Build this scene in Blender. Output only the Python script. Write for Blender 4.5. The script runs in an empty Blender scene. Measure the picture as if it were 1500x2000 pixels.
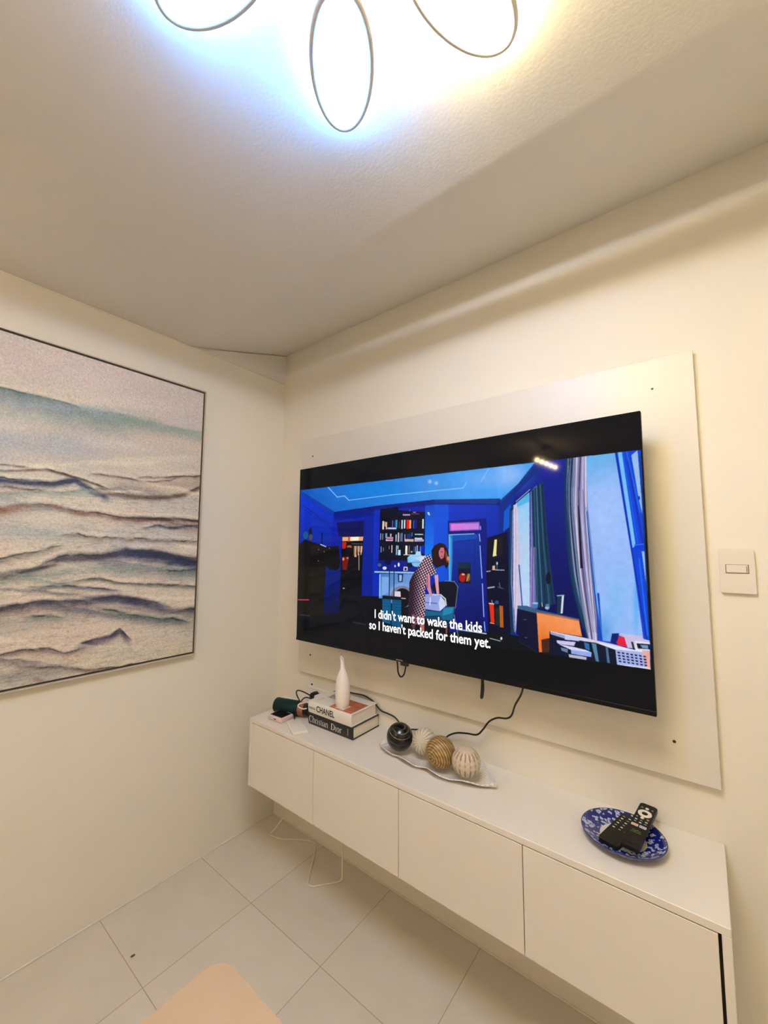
import bpy, bmesh, math, random
import numpy as np
from mathutils import Vector, Matrix, Euler
PI = math.pi
SC = bpy.context.scene
COL = SC.collection

# ------------------------------------------------------------------ camera
cam_d = bpy.data.cameras.new('camera'); cam = bpy.data.objects.new('camera', cam_d); COL.objects.link(cam)
R_ = Vector((0.78880, 0.61464, 0.00365)); U_ = Vector((0.05146, -0.07195, 0.99608)); F_ = Vector((-0.61250, 0.78552, 0.08838))
M = Matrix(((R_.x, U_.x, -F_.x), (R_.y, U_.y, -F_.y), (R_.z, U_.z, -F_.z)))
cam.rotation_euler = M.to_euler(); cam.location = (1.8818, -1.4591, 1.4151)
cam_d.sensor_fit = 'VERTICAL'; cam_d.sensor_height = 36.0; cam_d.sensor_width = 27.0
cam_d.lens = 36.0 * 792.455 / 2000.0; cam_d.clip_start = 0.02
SC.camera = cam
# ------------------------------------------------------------------ world, colour
w = bpy.data.worlds.new('world'); SC.world = w; w.use_nodes = True
w.node_tree.nodes['Background'].inputs[0].default_value = (0.02, 0.02, 0.02, 1)
vs = SC.view_settings; vs.view_transform = 'Standard'; vs.look = 'None'; vs.gamma = 1; vs.exposure = 0.0; vs.use_curve_mapping = False
# lamp strengths
COOL, WARM = (0.07, 0.36, 1.0), (1.0, 0.80, 0.40)
S_COOL, S_WARM, S_BULB = 680.0, 620.0, 310.0

# ------------------------------------------------------------------ helpers
def lin(c):
    c = np.asarray(c, float) / 255.0
    return np.where(c <= 0.04045, c / 12.92, ((c + 0.055) / 1.055) ** 2.4)
def mat(name, color, rough=0.5, metal=0.0, bump=0.0, bscale=60, var=0.03, vscale=8, coat=0.0, spec=0.5, attr=None, emit=0.0, trans=0.0):
    m = bpy.data.materials.new(name); m.use_nodes = True; nt = m.node_tree; b = nt.nodes['Principled BSDF']
    b.inputs['Roughness'].default_value = rough; b.inputs['Metallic'].default_value = metal
    b.inputs['Coat Weight'].default_value = coat; b.inputs['Specular IOR Level'].default_value = spec
    tc = nt.nodes.new('ShaderNodeTexCoord')
    if attr:
        a = nt.nodes.new('ShaderNodeAttribute'); a.attribute_name = attr
        if emit > 0:
            nt.links.new(a.outputs['Color'], b.inputs['Emission Color']); b.inputs['Emission Strength'].default_value = emit
            b.inputs['Base Color'].default_value = (0.004, 0.004, 0.005, 1)
        else:
            nt.links.new(a.outputs['Color'], b.inputs['Base Color'])
    else:
        n = nt.nodes.new('ShaderNodeTexNoise'); n.inputs['Scale'].default_value = vscale; n.inputs['Detail'].default_value = 4
        nt.links.new(tc.outputs['Object'], n.inputs['Vector'])
        r = nt.nodes.new('ShaderNodeValToRGB'); c = np.array(color)
        r.color_ramp.elements[0].position = 0.3; r.color_ramp.elements[1].position = 0.7
        r.color_ramp.elements[0].color = (*np.clip(c * (1 - var), 0, 1), 1); r.color_ramp.elements[1].color = (*np.clip(c * (1 + var), 0, 1), 1)
        nt.links.new(n.outputs['Fac'], r.inputs['Fac']); nt.links.new(r.outputs['Color'], b.inputs['Base Color'])
    if bump > 0:
        n2 = nt.nodes.new('ShaderNodeTexNoise'); n2.inputs['Scale'].default_value = bscale; n2.inputs['Detail'].default_value = 6
        nt.links.new(tc.outputs['Object'], n2.inputs['Vector'])
        bp = nt.nodes.new('ShaderNodeBump'); bp.inputs['Strength'].default_value = bump; bp.inputs['Distance'].default_value = 0.004
        nt.links.new(n2.outputs['Fac'], bp.inputs['Height']); nt.links.new(bp.outputs['Normal'], b.inputs['Normal'])
    return m
def emat(name, color, s):
    m = bpy.data.materials.new(name); m.use_nodes = True; nt = m.node_tree; b = nt.nodes['Principled BSDF']
    b.inputs['Base Color'].default_value = (0.8, 0.8, 0.8, 1)
    b.inputs['Emission Color'].default_value = (*color, 1); b.inputs['Emission Strength'].default_value = s
    return m
ROOT = {}
def setp(o, label=None, cat=None, group=None, kind=None):
    if label: o['label'] = label
    if cat: o['category'] = cat
    if group: o['group'] = group
    if kind: o['kind'] = kind
    return o
def thing(name, label, cat, loc=(0, 0, 0), group=None):
    o = bpy.data.objects.new(name, None); COL.objects.link(o); o.location = loc; o.empty_display_size = 0.05
    ROOT[o] = Vector(loc); return setp(o, label, cat, group)
def obj(name, bm, m, parent=None, loc=None, smooth=False, label=None, cat=None, group=None, kind=None, weld=False):
    """links one mesh; vertices are given in world space and moved to the object's own origin"""
    base = ROOT[parent] if parent is not None else Vector(loc or (0, 0, 0))
    if isinstance(bm, bpy.types.Mesh):
        me = bm; me.name = name; me.transform(Matrix.Translation(-base))
    else:
        bmesh.ops.translate(bm, verts=bm.verts, vec=-base)
        bmesh.ops.recalc_face_normals(bm, faces=bm.faces)
        me = bpy.data.meshes.new(name); bm.to_mesh(me); bm.free()
    o = bpy.data.objects.new(name, me); COL.objects.link(o)
    if m is not None: me.materials.append(m)
    if smooth:
        for p in me.polygons: p.use_smooth = True
        if smooth == 'auto':
            try: me.set_sharp_from_angle(angle=math.radians(35))
            except Exception: pass
    if parent is not None:
        o.parent = parent; ROOT[o] = base
    else:
        o.location = base; ROOT[o] = base
    return setp(o, label, cat, group, kind)
def add_box(bm, lo, hi, bev=0.0, seg=2, rot=0.0, piv=None):
    lo, hi = Vector(lo), Vector(hi); c = (lo + hi) / 2; s = hi - lo
    r = bmesh.ops.create_cube(bm, size=1.0); vsn = r['verts']
    for v in vsn: v.co = Vector((v.co.x * s.x, v.co.y * s.y, v.co.z * s.z)) + c
    if bev > 0:
        es = list({e for v in vsn for e in v.link_edges})
        r = bmesh.ops.bevel(bm, geom=es, offset=bev, segments=seg, affect='EDGES', profile=0.5)
        vsn = r['verts']
        vsn = list({v for f in r['faces'] for v in f.verts} | set(vsn))
    if rot:
        p = Vector(piv) if piv else c
        allv = set(vsn); stack = list(vsn)
        while stack:
            v = stack.pop()
            for e in v.link_edges:
                o2 = e.other_vert(v)
                if o2 not in allv: allv.add(o2); stack.append(o2)
        bmesh.ops.rotate(bm, verts=list(allv), cent=p, matrix=Matrix.Rotation(rot, 3, 'Z'))
    return bm
def box(lo, hi, bev=0.0, seg=2, rot=0.0, piv=None):
    return add_box(bmesh.new(), lo, hi, bev, seg, rot, piv)
def smooth_path(pts, n=8):
    P = [Vector(p) for p in pts]; out = []
    for i in range(len(P) - 1):
        p0 = P[max(i - 1, 0)]; p1 = P[i]; p2 = P[i + 1]; p3 = P[min(i + 2, len(P) - 1)]
        for k in range(n):
            t = k / n
            out.append(0.5 * ((2 * p1) + (-p0 + p2) * t + (2 * p0 - 5 * p1 + 4 * p2 - p3) * t * t + (-p0 + 3 * p1 - 3 * p2 + p3) * t ** 3))
    out.append(P[-1]); return out
def add_tube(bm, pts, r, seg=10, closed=False, flat=1.0):
    P = [Vector(p) for p in pts]; n = len(P); rings = []
    up = Vector((0, 0, 1)); prev = None
    for i in range(n):
        a = P[(i - 1) % n] if (closed or i > 0) else P[i]; b = P[(i + 1) % n] if (closed or i < n - 1) else P[i]
        t = (b - a).normalized()
        if prev is None:
            x = t.cross(up)
            if x.length < 1e-3: x = t.cross(Vector((1, 0, 0)))
        else: x = prev - t * prev.dot(t)
        x.normalize(); prev = x; y = t.cross(x)
        rr = r[i] if isinstance(r, (list, tuple)) else r
        rings.append([bm.verts.new(P[i] + x * (rr * math.cos(2 * PI * k / seg)) + y * (rr * flat * math.sin(2 * PI * k / seg))) for k in range(seg)])
    m = n if closed else n - 1
    for i in range(m):
        A = rings[i]; B = rings[(i + 1) % n]
        for k in range(seg): bm.faces.new((A[k], A[(k + 1) % seg], B[(k + 1) % seg], B[k]))
    if not closed:
        bm.faces.new(rings[0][::-1]); bm.faces.new(rings[-1])
    return bm
def tube(pts, r, seg=10, closed=False, flat=1.0): return add_tube(bmesh.new(), pts, r, seg, closed, flat)
def lathe(prof, c, seg=48, bm=None, cap=True):
    bm = bm or bmesh.new(); rings = []
    for r, z in prof:
        rings.append([bm.verts.new((c[0] + r * math.cos(2 * PI * k / seg), c[1] + r * math.sin(2 * PI * k / seg), c[2] + z)) for k in range(seg)])
    for A, B in zip(rings, rings[1:]):
        for k in range(seg): bm.faces.new((A[k], A[(k + 1) % seg], B[(k + 1) % seg], B[k]))
    if cap: bm.faces.new(rings[0][::-1]); bm.faces.new(rings[-1])
    return bm
def prism(poly, axis, a, b):
    """extrude polygon (list of 2D pts in the other two axes) from a to b along axis"""
    bm = bmesh.new()
    def P(p, t):
        l = [p[0], p[1]]; l.insert(axis, t); return l
    A = [bm.verts.new(P(p, a)) for p in poly]; B = [bm.verts.new(P(p, b)) for p in poly]; n = len(poly)
    bm.faces.new(A[::-1]); bm.faces.new(B)
    for k in range(n): bm.faces.new((A[k], A[(k + 1) % n], B[(k + 1) % n], B[k]))
    return bm
def rrect(x0, y0, x1, y1, r, n=6):
    out = []
    for cx, cy, a0 in ((x1 - r, y1 - r, 0), (x0 + r, y1 - r, 90), (x0 + r, y0 + r, 180), (x1 - r, y0 + r, 270)):
        for k in range(n + 1):
            a = math.radians(a0 + 90 * k / n); out.append((cx + r * math.cos(a), cy + r * math.sin(a)))
    return out
def text_mesh(s, size=1.0, offset=0.0, space=1.0, extrude=0.0):
    c = bpy.data.curves.new('txt', 'FONT'); c.body = s; c.size = size; c.offset = offset; c.space_character = space; c.extrude = extrude; c.resolution_u = 4
    o = bpy.data.objects.new('txt', c); COL.objects.link(o)
    dg = bpy.context.evaluated_depsgraph_get(); me = bpy.data.meshes.new_from_object(o.evaluated_get(dg))
    bpy.data.objects.remove(o); bpy.data.curves.remove(c); return me
def text_fit(s, p0, p1, h, normal, bold=0.0, cap=0.72, thick=0.0006, space=1.0):
    """text whose baseline runs p0->p1 (exact width) with cap height h"""
    me = text_mesh(s, 1.0, bold, space); co = np.array([v.co[:] for v in me.vertices])
    x0, x1 = co[:, 0].min(), co[:, 0].max(); p0, p1 = Vector(p0), Vector(p1); d = p1 - p0; n = Vector(normal).normalized(); up = n.cross(d.normalized())
    for v in me.vertices:
        u = (v.co.x - x0) / (x1 - x0); v.co = p0 + d * u + up * (v.co.y / cap * h)
    return me

# ------------------------------------------------------------------ materials
M_WALL = mat('wall_paint', (0.83, 0.785, 0.69), 0.65, bump=0.08, bscale=14, var=0.012, vscale=2.5)
M_CEIL = mat('ceiling_paint', (0.745, 0.71, 0.645), 0.8, bump=0.10, bscale=130, var=0.015, vscale=3)
M_WHITE = mat('white_laminate', (0.80, 0.755, 0.69), 0.42, bump=0.05, bscale=300, var=0.01)
M_BOARD = mat('white_board', (0.76, 0.72, 0.645), 0.38, bump=0.04, bscale=40, var=0.01)
M_BLACK = mat('black_plastic', (0.008, 0.008, 0.009), 0.35)
M_CORD = mat('black_cord', (0.006, 0.005, 0.005), 0.4)
M_CORDW = mat('white_cord', (0.75, 0.72, 0.66), 0.4)
M_PLAST = mat('white_plastic', (0.82, 0.79, 0.73), 0.3, var=0.01)
M_IVORY = mat('ivory_plastic', (0.80, 0.75, 0.66), 0.3, var=0.01)
M_STEEL = mat('dull_steel', (0.33, 0.31, 0.29), 0.35, metal=0.9)
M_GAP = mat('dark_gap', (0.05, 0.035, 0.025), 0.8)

# ------------------------------------------------------------------ room shell
XR, YF, ZC, ZW = 2.42, -4.20, 2.376, 2.539
# floor with square tiles (0.4 m)
def floor_mat():
    m = bpy.data.materials.new('floor_tiles'); m.use_nodes = True; nt = m.node_tree; b = nt.nodes['Principled BSDF']
    tc = nt.nodes.new('ShaderNodeTexCoord'); sx = nt.nodes.new('ShaderNodeSeparateXYZ'); nt.links.new(tc.outputs['Object'], sx.inputs[0])
    def M2(op, a, v=None):
        n = nt.nodes.new('ShaderNodeMath'); n.operation = op
        for i, s in enumerate((a, v)):
            if s is None: continue
            if hasattr(s, 'is_output'): nt.links.new(s, n.inputs[i])
            else: n.inputs[i].default_value = s
        return n.outputs[0]
    ds = []; ids = []
    for ax, off in ((0, 0.389), (1, 0.0)):
        t = M2('DIVIDE', M2('ADD', sx.outputs[ax], 8.0 - off), 0.4)
        ids.append(M2('FLOOR', t))
        f = M2('FRACT', t); ds.append(M2('MINIMUM', f, M2('SUBTRACT', 1.0, f)))
    d = M2('MINIMUM', ds[0], ds[1]); g = M2('LESS_THAN', d, 0.0034)
    cb = nt.nodes.new('ShaderNodeCombineXYZ'); nt.links.new(ids[0], cb.inputs[0]); nt.links.new(ids[1], cb.inputs[1])
    wn = nt.nodes.new('ShaderNodeTexWhiteNoise'); nt.links.new(cb.outputs[0], wn.inputs['Vector'])
    n = nt.nodes.new('ShaderNodeTexNoise'); n.inputs['Scale'].default_value = 5; n.inputs['Detail'].default_value = 8; n.inputs['Roughness'].default_value = 0.7
    nt.links.new(tc.outputs['Object'], n.inputs['Vector'])
    s = M2('ADD', M2('MULTIPLY', wn.outputs[0], 0.25), M2('MULTIPLY', n.outputs['Fac'], 0.75))
    r = nt.nodes.new('ShaderNodeValToRGB'); r.color_ramp.elements[0].color = (0.65, 0.60, 0.525, 1); r.color_ramp.elements[1].color = (0.73, 0.68, 0.60, 1)
    r.color_ramp.elements[0].position = 0.3; r.color_ramp.elements[1].position = 0.7; nt.links.new(s, r.inputs[0])
    mx = nt.nodes.new('ShaderNodeMixRGB'); nt.links.new(g, mx.inputs[0]); nt.links.new(r.outputs[0], mx.inputs[1]); mx.inputs[2].default_value = (0.42, 0.36, 0.29, 1)
    nt.links.new(mx.outputs[0], b.inputs['Base Color']); b.inputs['Roughness'].default_value = 0.42
    return m
obj('floor', box((-0.12, YF - 0.1, -0.1), (XR + 0.1, 0.12, 0.0)), floor_mat(), kind='structure')
obj('wall_left', box((-0.12, YF - 0.1, 0.0), (0.0, 0.12, 2.68)), M_WALL, kind='structure')
obj('wall_back', box((0.0, 0.0, 0.0), (XR + 0.1, 0.12, 2.68)), M_WALL, kind='structure')
obj('wall_right', box((XR, YF - 0.1, 0.0), (XR + 0.1, 0.0, 2.68)), M_WALL, kind='structure')  # unseen wall, set this close so its bounce brightens the left wall
obj('wall_front', box((0.0, YF - 0.1, 0.0), (XR, YF, 2.68)), M_WALL, kind='structure')
prof = [(YF, ZC)]
YC = -0.54
for k in range(13):   # soft crease, then the strip that rises to the back wall
    t = -0.03 + 0.06 * k / 12; s = (ZW - ZC) / (-YC)
    z = ZC + s * (t + 0.03) ** 2 / 0.12
    prof.append((YC + t, z))
prof += [(-0.0, ZW), (-0.0, 2.68), (YF, 2.68)]
obj('ceiling', prism(prof, 0, 0.0, XR), M_CEIL, kind='structure', smooth='auto')
# wedge-shaped end face where the rising strip meets the left wall, thin bead along the wall top, caulk along the floor
wed = [(-0.50, ZC - 0.004), (-0.50, ZC + 0.002), (0.0, ZW - 0.002), (0.0, ZC - 0.010)]
obj('trim_1', prism(wed, 0, 0.0, 0.010), M_CEIL, kind='structure', loc=(0, -0.2, ZC))
obj('trim_2', tube([(0.001, YF, ZC - 0.002), (0.001, -0.45, ZC - 0.003)], 0.0035, 8), M_WALL, kind='structure', loc=(0, -2, ZC))
obj('baseboard_left', box((0.0, YF, 0.0), (0.005, -0.006, 0.006), 0.002), M_PLAST, kind='structure', loc=(0, -2, 0))
obj('baseboard_back', box((0.0, -0.005, 0.0), (XR, 0.0, 0.005), 0.002), M_WALL, kind='structure', loc=(1.5, 0, 0))

# ------------------------------------------------------------------ raster helpers for flat pictures
def homog(src, dst):
    A = []
    for (x, y), (u, v) in zip(src, dst):
        A.append([x, y, 1, 0, 0, 0, -u * x, -u * y, -u]); A.append([0, 0, 0, x, y, 1, -v * x, -v * y, -v])
    return np.linalg.svd(np.array(A, float))[2][-1].reshape(3, 3)
def apply_h(H, x, y):
    d = H[2, 0] * x + H[2, 1] * y + H[2, 2]
    return (H[0, 0] * x + H[0, 1] * y + H[0, 2]) / d, (H[1, 0] * x + H[1, 1] * y + H[1, 2]) / d
class Pic:
    def __init__(s, nu, nv, quad):     # quad: where the four corners (tl, tr, br, bl) of the picture surface lie in drawing units
        s.nu, s.nv = nu, nv; s.H = homog([(0, 0), (1, 0), (1, 1), (0, 1)], quad)
        u, v = np.meshgrid(np.linspace(0, 1, nu), np.linspace(0, 1, nv)); s.X, s.Y = apply_h(s.H, u, v)
        s.C = np.zeros((nv, nu, 3)); s.Hi = None
    def win(s, x0, y0, x1, y1):
        if s.Hi is None: s.Hi = np.linalg.inv(s.H)
        u, v = apply_h(s.Hi, np.array([x0, x1, x0, x1, (x0 + x1) / 2]), np.array([y0, y0, y1, y1, (y0 + y1) / 2]))
        i0 = int(np.clip(u.min() * (s.nu - 1) - 3, 0, s.nu - 1)); i1 = int(np.clip(u.max() * (s.nu - 1) + 4, i0 + 1, s.nu))
        j0 = int(np.clip(v.min() * (s.nv - 1) - 3, 0, s.nv - 1)); j1 = int(np.clip(v.max() * (s.nv - 1) + 4, j0 + 1, s.nv))
        return (slice(j0, j1), slice(i0, i1))
    def down(s):
        nv, nu = s.nv // 2, s.nu // 2; s.C = s.C[:nv * 2, :nu * 2].reshape(nv, 2, nu, 2, 3).mean((1, 3)); s.nu, s.nv = nu, nv
    def mask(s, pts):
        pts = np.array(pts, float); x0, y0 = pts.min(0); x1, y1 = pts.max(0); w_ = s.win(x0, y0, x1, y1)
        X_, Y_ = s.X[w_], s.Y[w_]
        m = (X_ >= x0) & (X_ <= x1) & (Y_ >= y0) & (Y_ <= y1); idx = np.nonzero(m); X = X_[idx]; Y = Y_[idx]; ins = np.zeros(X.shape, bool)
        idx = (idx[0] + w_[0].start, idx[1] + w_[1].start)
        j = len(pts) - 1
        for i in range(len(pts)):
            xi, yi = pts[i]; xj, yj = pts[j]
            if yi != yj:
                c = ((yi > Y) != (yj > Y)) & (X < (xj - xi) * (Y - yi) / (yj - yi) + xi); ins ^= c
            j = i
        return (idx[0][ins], idx[1][ins])
    def poly(s, pts, c, a=1.0, c2=None, p0=None, p1=None):
        k = s.mask(pts)
        col = np.tile(np.array(c, float), (len(k[0]), 1))
        if c2 is not None:
            p0 = np.array(p0, float); d = np.array(p1, float) - p0
            t = np.clip(((s.X[k] - p0[0]) * d[0] + (s.Y[k] - p0[1]) * d[1]) / (d @ d), 0, 1)[:, None]; col = col * (1 - t) + np.array(c2, float) * t
        s.C[k] = s.C[k] * (1 - a) + col * a
    def ell(s, cx, cy, rx, ry, c, a=1.0, ang=0, **k):
        t = np.linspace(0, 2 * PI, 25)[:-1]; ca, sa = math.cos(math.radians(ang)), math.sin(math.radians(ang))
        s.poly([(cx + rx * math.cos(q) * ca - ry * math.sin(q) * sa, cy + rx * math.cos(q) * sa + ry * math.sin(q) * ca) for q in t], c, a, **k)
    def line(s, pts, wd, c, a=1.0):
        for (x0, y0), (x1, y1) in zip(pts, pts[1:]):
            w_ = s.win(min(x0, x1) - wd, min(y0, y1) - wd, max(x0, x1) + wd, max(y0, y1) + wd); X_, Y_ = s.X[w_], s.Y[w_]
            m = (X_ > min(x0, x1) - wd) & (X_ < max(x0, x1) + wd) & (Y_ > min(y0, y1) - wd) & (Y_ < max(y0, y1) + wd); k = np.nonzero(m); k = (k[0] + w_[0].start, k[1] + w_[1].start)
            X, Y = s.X[k], s.Y[k]; dx, dy = x1 - x0, y1 - y0; t = np.clip(((X - x0) * dx + (Y - y0) * dy) / (dx * dx + dy * dy + 1e-9), 0, 1)
            d = np.hypot(X - x0 - t * dx, Y - y0 - t * dy); al = (np.clip(wd / 2 + 0.5 - d, 0, 1) * a)[:, None]
            s.C[k] = s.C[k] * (1 - al) + np.array(c, float) * al
    def blob(s, cx, cy, rx, ry, c, a=1.0):
        al = (np.exp(-((s.X - cx) / rx) ** 2 - ((s.Y - cy) / ry) ** 2) * a)[..., None]; s.C = s.C * (1 - al) + np.array(c, float) * al
    def blur(s, n=1):
        for _ in range(n):
            p = np.pad(s.C, ((1, 1), (1, 1), (0, 0)), 'edge'); q = (p[:-2] + 2 * p[1:-1] + p[2:]) / 4; s.C = (q[:, :-2] + 2 * q[:, 1:-1] + q[:, 2:]) / 4
    def bmesh_obj(s, name, P, m, parent, extra=None):
        """P(u, v) -> world point. Builds the grid mesh with the picture in a colour attribute."""
        base = ROOT[parent]; nu, nv = s.nu, s.nv
        O = np.array(P(0, 0)) - np.array(base); DU = np.array(P(1, 0)) - np.array(P(0, 0)); DV = np.array(P(0, 1)) - np.array(P(0, 0))
        u, v = np.meshgrid(np.linspace(0, 1, nu), np.linspace(0, 1, nv)); co = O + u[..., None] * DU + v[..., None] * DV
        me = bpy.data.meshes.new(name); N = nu * nv; me.vertices.add(N); me.vertices.foreach_set('co', co.reshape(-1).astype(np.float32))
        i = (np.arange(nv - 1)[:, None] * nu + np.arange(nu - 1)[None]).reshape(-1)
        q = np.stack([i, i + nu, i + nu + 1, i + 1], 1); me.loops.add(q.size); me.polygons.add(len(q))
        me.loops.foreach_set('vertex_index', q.reshape(-1).astype(np.int32)); me.polygons.foreach_set('loop_start', (np.arange(len(q)) * 4).astype(np.int32))
        me.update(calc_edges=True); me.validate()
        ca = me.color_attributes.new('pic', 'FLOAT_COLOR', 'POINT'); L = np.ones((N, 4), np.float32); L[:, :3] = lin(np.clip(s.C, 0, 255)).reshape(-1, 3)
        ca.data.foreach_set('color', L.reshape(-1))
        o = bpy.data.objects.new(name, me); COL.objects.link(o); me.materials.append(m); o.parent = parent; ROOT[o] = base; return o
def vnoise(x, y, seed=0):
    rng = np.random.RandomState(seed); T = rng.rand(256, 256); xi = np.floor(x).astype(int); yi = np.floor(y).astype(int); fx = x - xi; fy = y - yi
    fx = fx * fx * (3 - 2 * fx); fy = fy * fy * (3 - 2 * fy); g = lambda a, b: T[a % 256, b % 256]
    return (g(xi, yi) * (1 - fx) + g(xi + 1, yi) * fx) * (1 - fy) + (g(xi, yi + 1) * (1 - fx) + g(xi + 1, yi + 1) * fx) * fy
def fbm(x, y, seed=0, o=4):
    r = 0; a = 0.5
    for k in range(o): r = r + a * vnoise(x * 2 ** k, y * 2 ** k, seed + k); a *= 0.5
    return r

# ------------------------------------------------------------------ ceiling lamp (ring petals, LED strip on the upper side)
HX, HY, HZ = 1.542, -1.132, 2.335
lamp = thing('ceiling_lamp', 'flower-shaped ceiling lamp of six glowing oval rings', 'ceiling lamp', (HX, HY, HZ))
M_RING = mat('ring_metal', (0.66, 0.65, 0.64), 0.45)
obj('hub', lathe([(0.0, 0.0), (0.055, 0.0), (0.065, 0.006), (0.065, ZC - HZ)], (HX, HY, HZ), 40), M_RING, lamp, smooth='auto')
E_COOL = emat('led_cool', COOL, S_COOL); E_WARM = emat('led_warm', WARM, S_WARM)
for k in range(6):
    th = math.radians(72.07 + 60 * k); c, s = math.cos(th), math.sin(th)
    def E(r0, a, b, z, n=56): return [(HX + (r0 + a * math.cos(q)) * c - b * math.sin(q) * s, HY + (r0 + a * math.cos(q)) * s + b * math.sin(q) * c, z) for q in [2 * PI * i / n for i in range(n)]]
    ring = obj('ring', tube(E(0.236, 0.114, 0.056, HZ), 0.0060, 10, True), M_RING, lamp, smooth=True)
    warm = k in (0, 5, 4, 3)
    obj('light_strip', tube(E(0.236, 0.1075, 0.0495, HZ), 0.0030, 6, True), E_WARM if warm else E_COOL, ring, label='warm glowing strip' if warm else 'cool white glowing strip')
    obj('arm', tube([(HX + 0.05 * c, HY + 0.05 * s, HZ + 0.012), (HX + 0.122 * c, HY + 0.122 * s, HZ + 0.004)], 0.004, 8), M_RING, lamp, smooth=True)

# warm bulb cluster further back in the room (seen mirrored in the screen)
bl = thing('bulb_ceiling_lamp', 'row of warm round bulbs on a ceiling bar, mirrored in the top of the television', 'ceiling lamp', (0.78, -2.72, 2.2))
obj('canopy', lathe([(0.0, 0.155), (0.06, 0.155), (0.065, 0.176)], (0.78, -2.72, 2.2), 32), M_STEEL, bl, smooth='auto')
obj('bar', tube([(0.76, -2.47, 2.26), (0.80, -2.97, 2.26)], 0.008), M_STEEL, bl, smooth=True)
obj('rod', tube([(0.78, -2.72, 2.26), (0.78, -2.72, 2.36)], 0.007), M_STEEL, bl, smooth=True)
E_BULB = emat('bulb_glow', (1.0, 0.70, 0.40), S_BULB)
for i in range(5):
    x, y = 0.762 + 0.009 * i, -2.50 - 0.11 * i
    bm = bmesh.new(); bmesh.ops.create_uvsphere(bm, u_segments=16, v_segments=10, radius=0.018); bmesh.ops.translate(bm, verts=bm.verts, vec=(x, y, 2.205))
    b_ = obj('bulb', bm, E_BULB, bl, smooth=True)
    obj('socket', tube([(x, y, 2.225), (x, y, 2.258)], 0.012), M_STEEL, bl, smooth='auto')

wl = thing('wall_lamp', 'small two-bulb wall lamp beyond the painting, mirrored as two pale dots in the television', 'wall lamp', (0.0, -1.88, 1.99))
obj('back_plate', box((0.0005, -1.96, 1.972), (0.014, -1.80, 2.008), 0.003, 2), M_STEEL, wl, smooth='auto')
E_WL = emat('wall_bulb_glow', (1.0, 0.86, 0.72), 45.0)
for y in (-1.825, -1.935):
    bm = bmesh.new(); bmesh.ops.create_uvsphere(bm, u_segments=16, v_segments=10, radius=0.013); bmesh.ops.translate(bm, verts=bm.verts, vec=(0.056, y, 1.99)); obj('bulb', bm, E_WL, wl, smooth=True)
    obj('socket', tube([(0.014, y, 1.99), (0.045, y, 1.99)], 0.008), M_STEEL, wl, smooth='auto')

# ------------------------------------------------------------------ painting on the left wall
pt = thing('framed_painting', 'large framed abstract painting of layered blue, grey and brown waves on the left wall', 'painting', (0.0, -0.96, 0.94))
PY0, PY1, PZ0, PZ1 = -1.42, -0.498, 0.941, 2.153
pic = Pic(400, 560, [(0, 0)] * 4) if False else None
HP = homog([(-1.18, 2.153), (-0.498, 2.153), (-0.498, 0.941), (-1.18, 0.941)], [(0, 648), (395, 765), (380, 1270), (0, 1352)])
q4 = [tuple(float(t) for t in apply_h(HP, np.float64(y), np.float64(z))) for y, z in ((PY0, PZ1), (PY1, PZ1), (PY1, PZ0), (PY0, PZ0))]
pic = Pic(420, 600, q4)
X, Y = pic.X, pic.Y; Xw = np.maximum(X, -120)
uu, vv = np.meshgrid(np.linspace(0, 1, pic.nu), np.linspace(0, 1, pic.nv))
big = fbm(uu * 3.5 + 3, vv * 9, 1); fine = fbm(uu * 22, vv * 60, 7); grain = np.random.RandomState(4).rand(pic.nv, pic.nu); grain = (grain + np.roll(grain, 1, 0) + np.roll(grain, 1, 1)) / 3
base = np.array([205, 196, 186.]); pic.C[:] = base
for sd, c, a in ((11, (176, 186, 190), 0.75), (21, (214, 196, 186), 0.6), (31, (178, 192, 182), 0.5), (41, (216, 206, 190), 0.6)):
    f = np.clip((fbm(uu * 2.2 + sd, vv * 7 + sd, sd) - 0.45) * 5, 0, 1)[..., None] * a; pic.C = pic.C * (1 - f) + np.array(c) * f
def band(pts, wu, wd, c, a, wob=9, sd=0, x0=-400, x1=500, fade=40):
    p = np.array(pts, float); yc = np.interp(X, p[:, 0], p[:, 1]) + (fbm(X / 38 + sd, Y / 60, 50 + sd) - 0.47) * wob * 2 + (fine - 0.47) * wob * 0.7
    d = Y - yc; al = np.where(d < 0, np.exp(-(d / wu) ** 2), np.exp(-(d / wd) ** 2)) * a
    al = al * (0.62 + 0.75 * fbm(X / 26 + 3 * sd, Y / 11, 70 + sd)) * np.clip((X - x0) / fade, 0, 1) * np.clip((x1 - X) / fade, 0, 1)
    al = np.clip(al, 0, 1)[..., None]; pic.C = pic.C * (1 - al) + np.array(c, float) * al
    if sum(c) < 345 and a > 0.5:      # pigment line along the upper edge, paper-white crest above it
        m_ = np.clip((X - x0) / fade, 0, 1) * np.clip((x1 - X) / fade, 0, 1); n_ = fbm(X / 18 + sd, Y / 30, 90 + sd)
        hi = (np.exp(-((d + wu + 5) / 3.5) ** 2) * m_ * 0.55 * n_)[..., None]; pic.C = pic.C * (1 - hi) + np.array([240, 232, 214.]) * hi
        ln = (np.exp(-((d + wu * 0.55) / 1.3) ** 2) * m_ * np.clip((n_ - 0.3) * 4, 0, 1) * 0.85)[..., None]; pic.C = pic.C * (1 - ln) + np.array(c, float) * 0.5 * ln
band([(-200, 700), (0, 700), (200, 735), (400, 790)], 60, 60, (206, 196, 196), 0.8, 4, 1)
band([(-200, 740), (0, 770), (100, 797), (200, 812), (400, 840)], 5, 42, (112, 132, 140), 0.8, 5, 2, -400, 330, 120)
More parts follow.
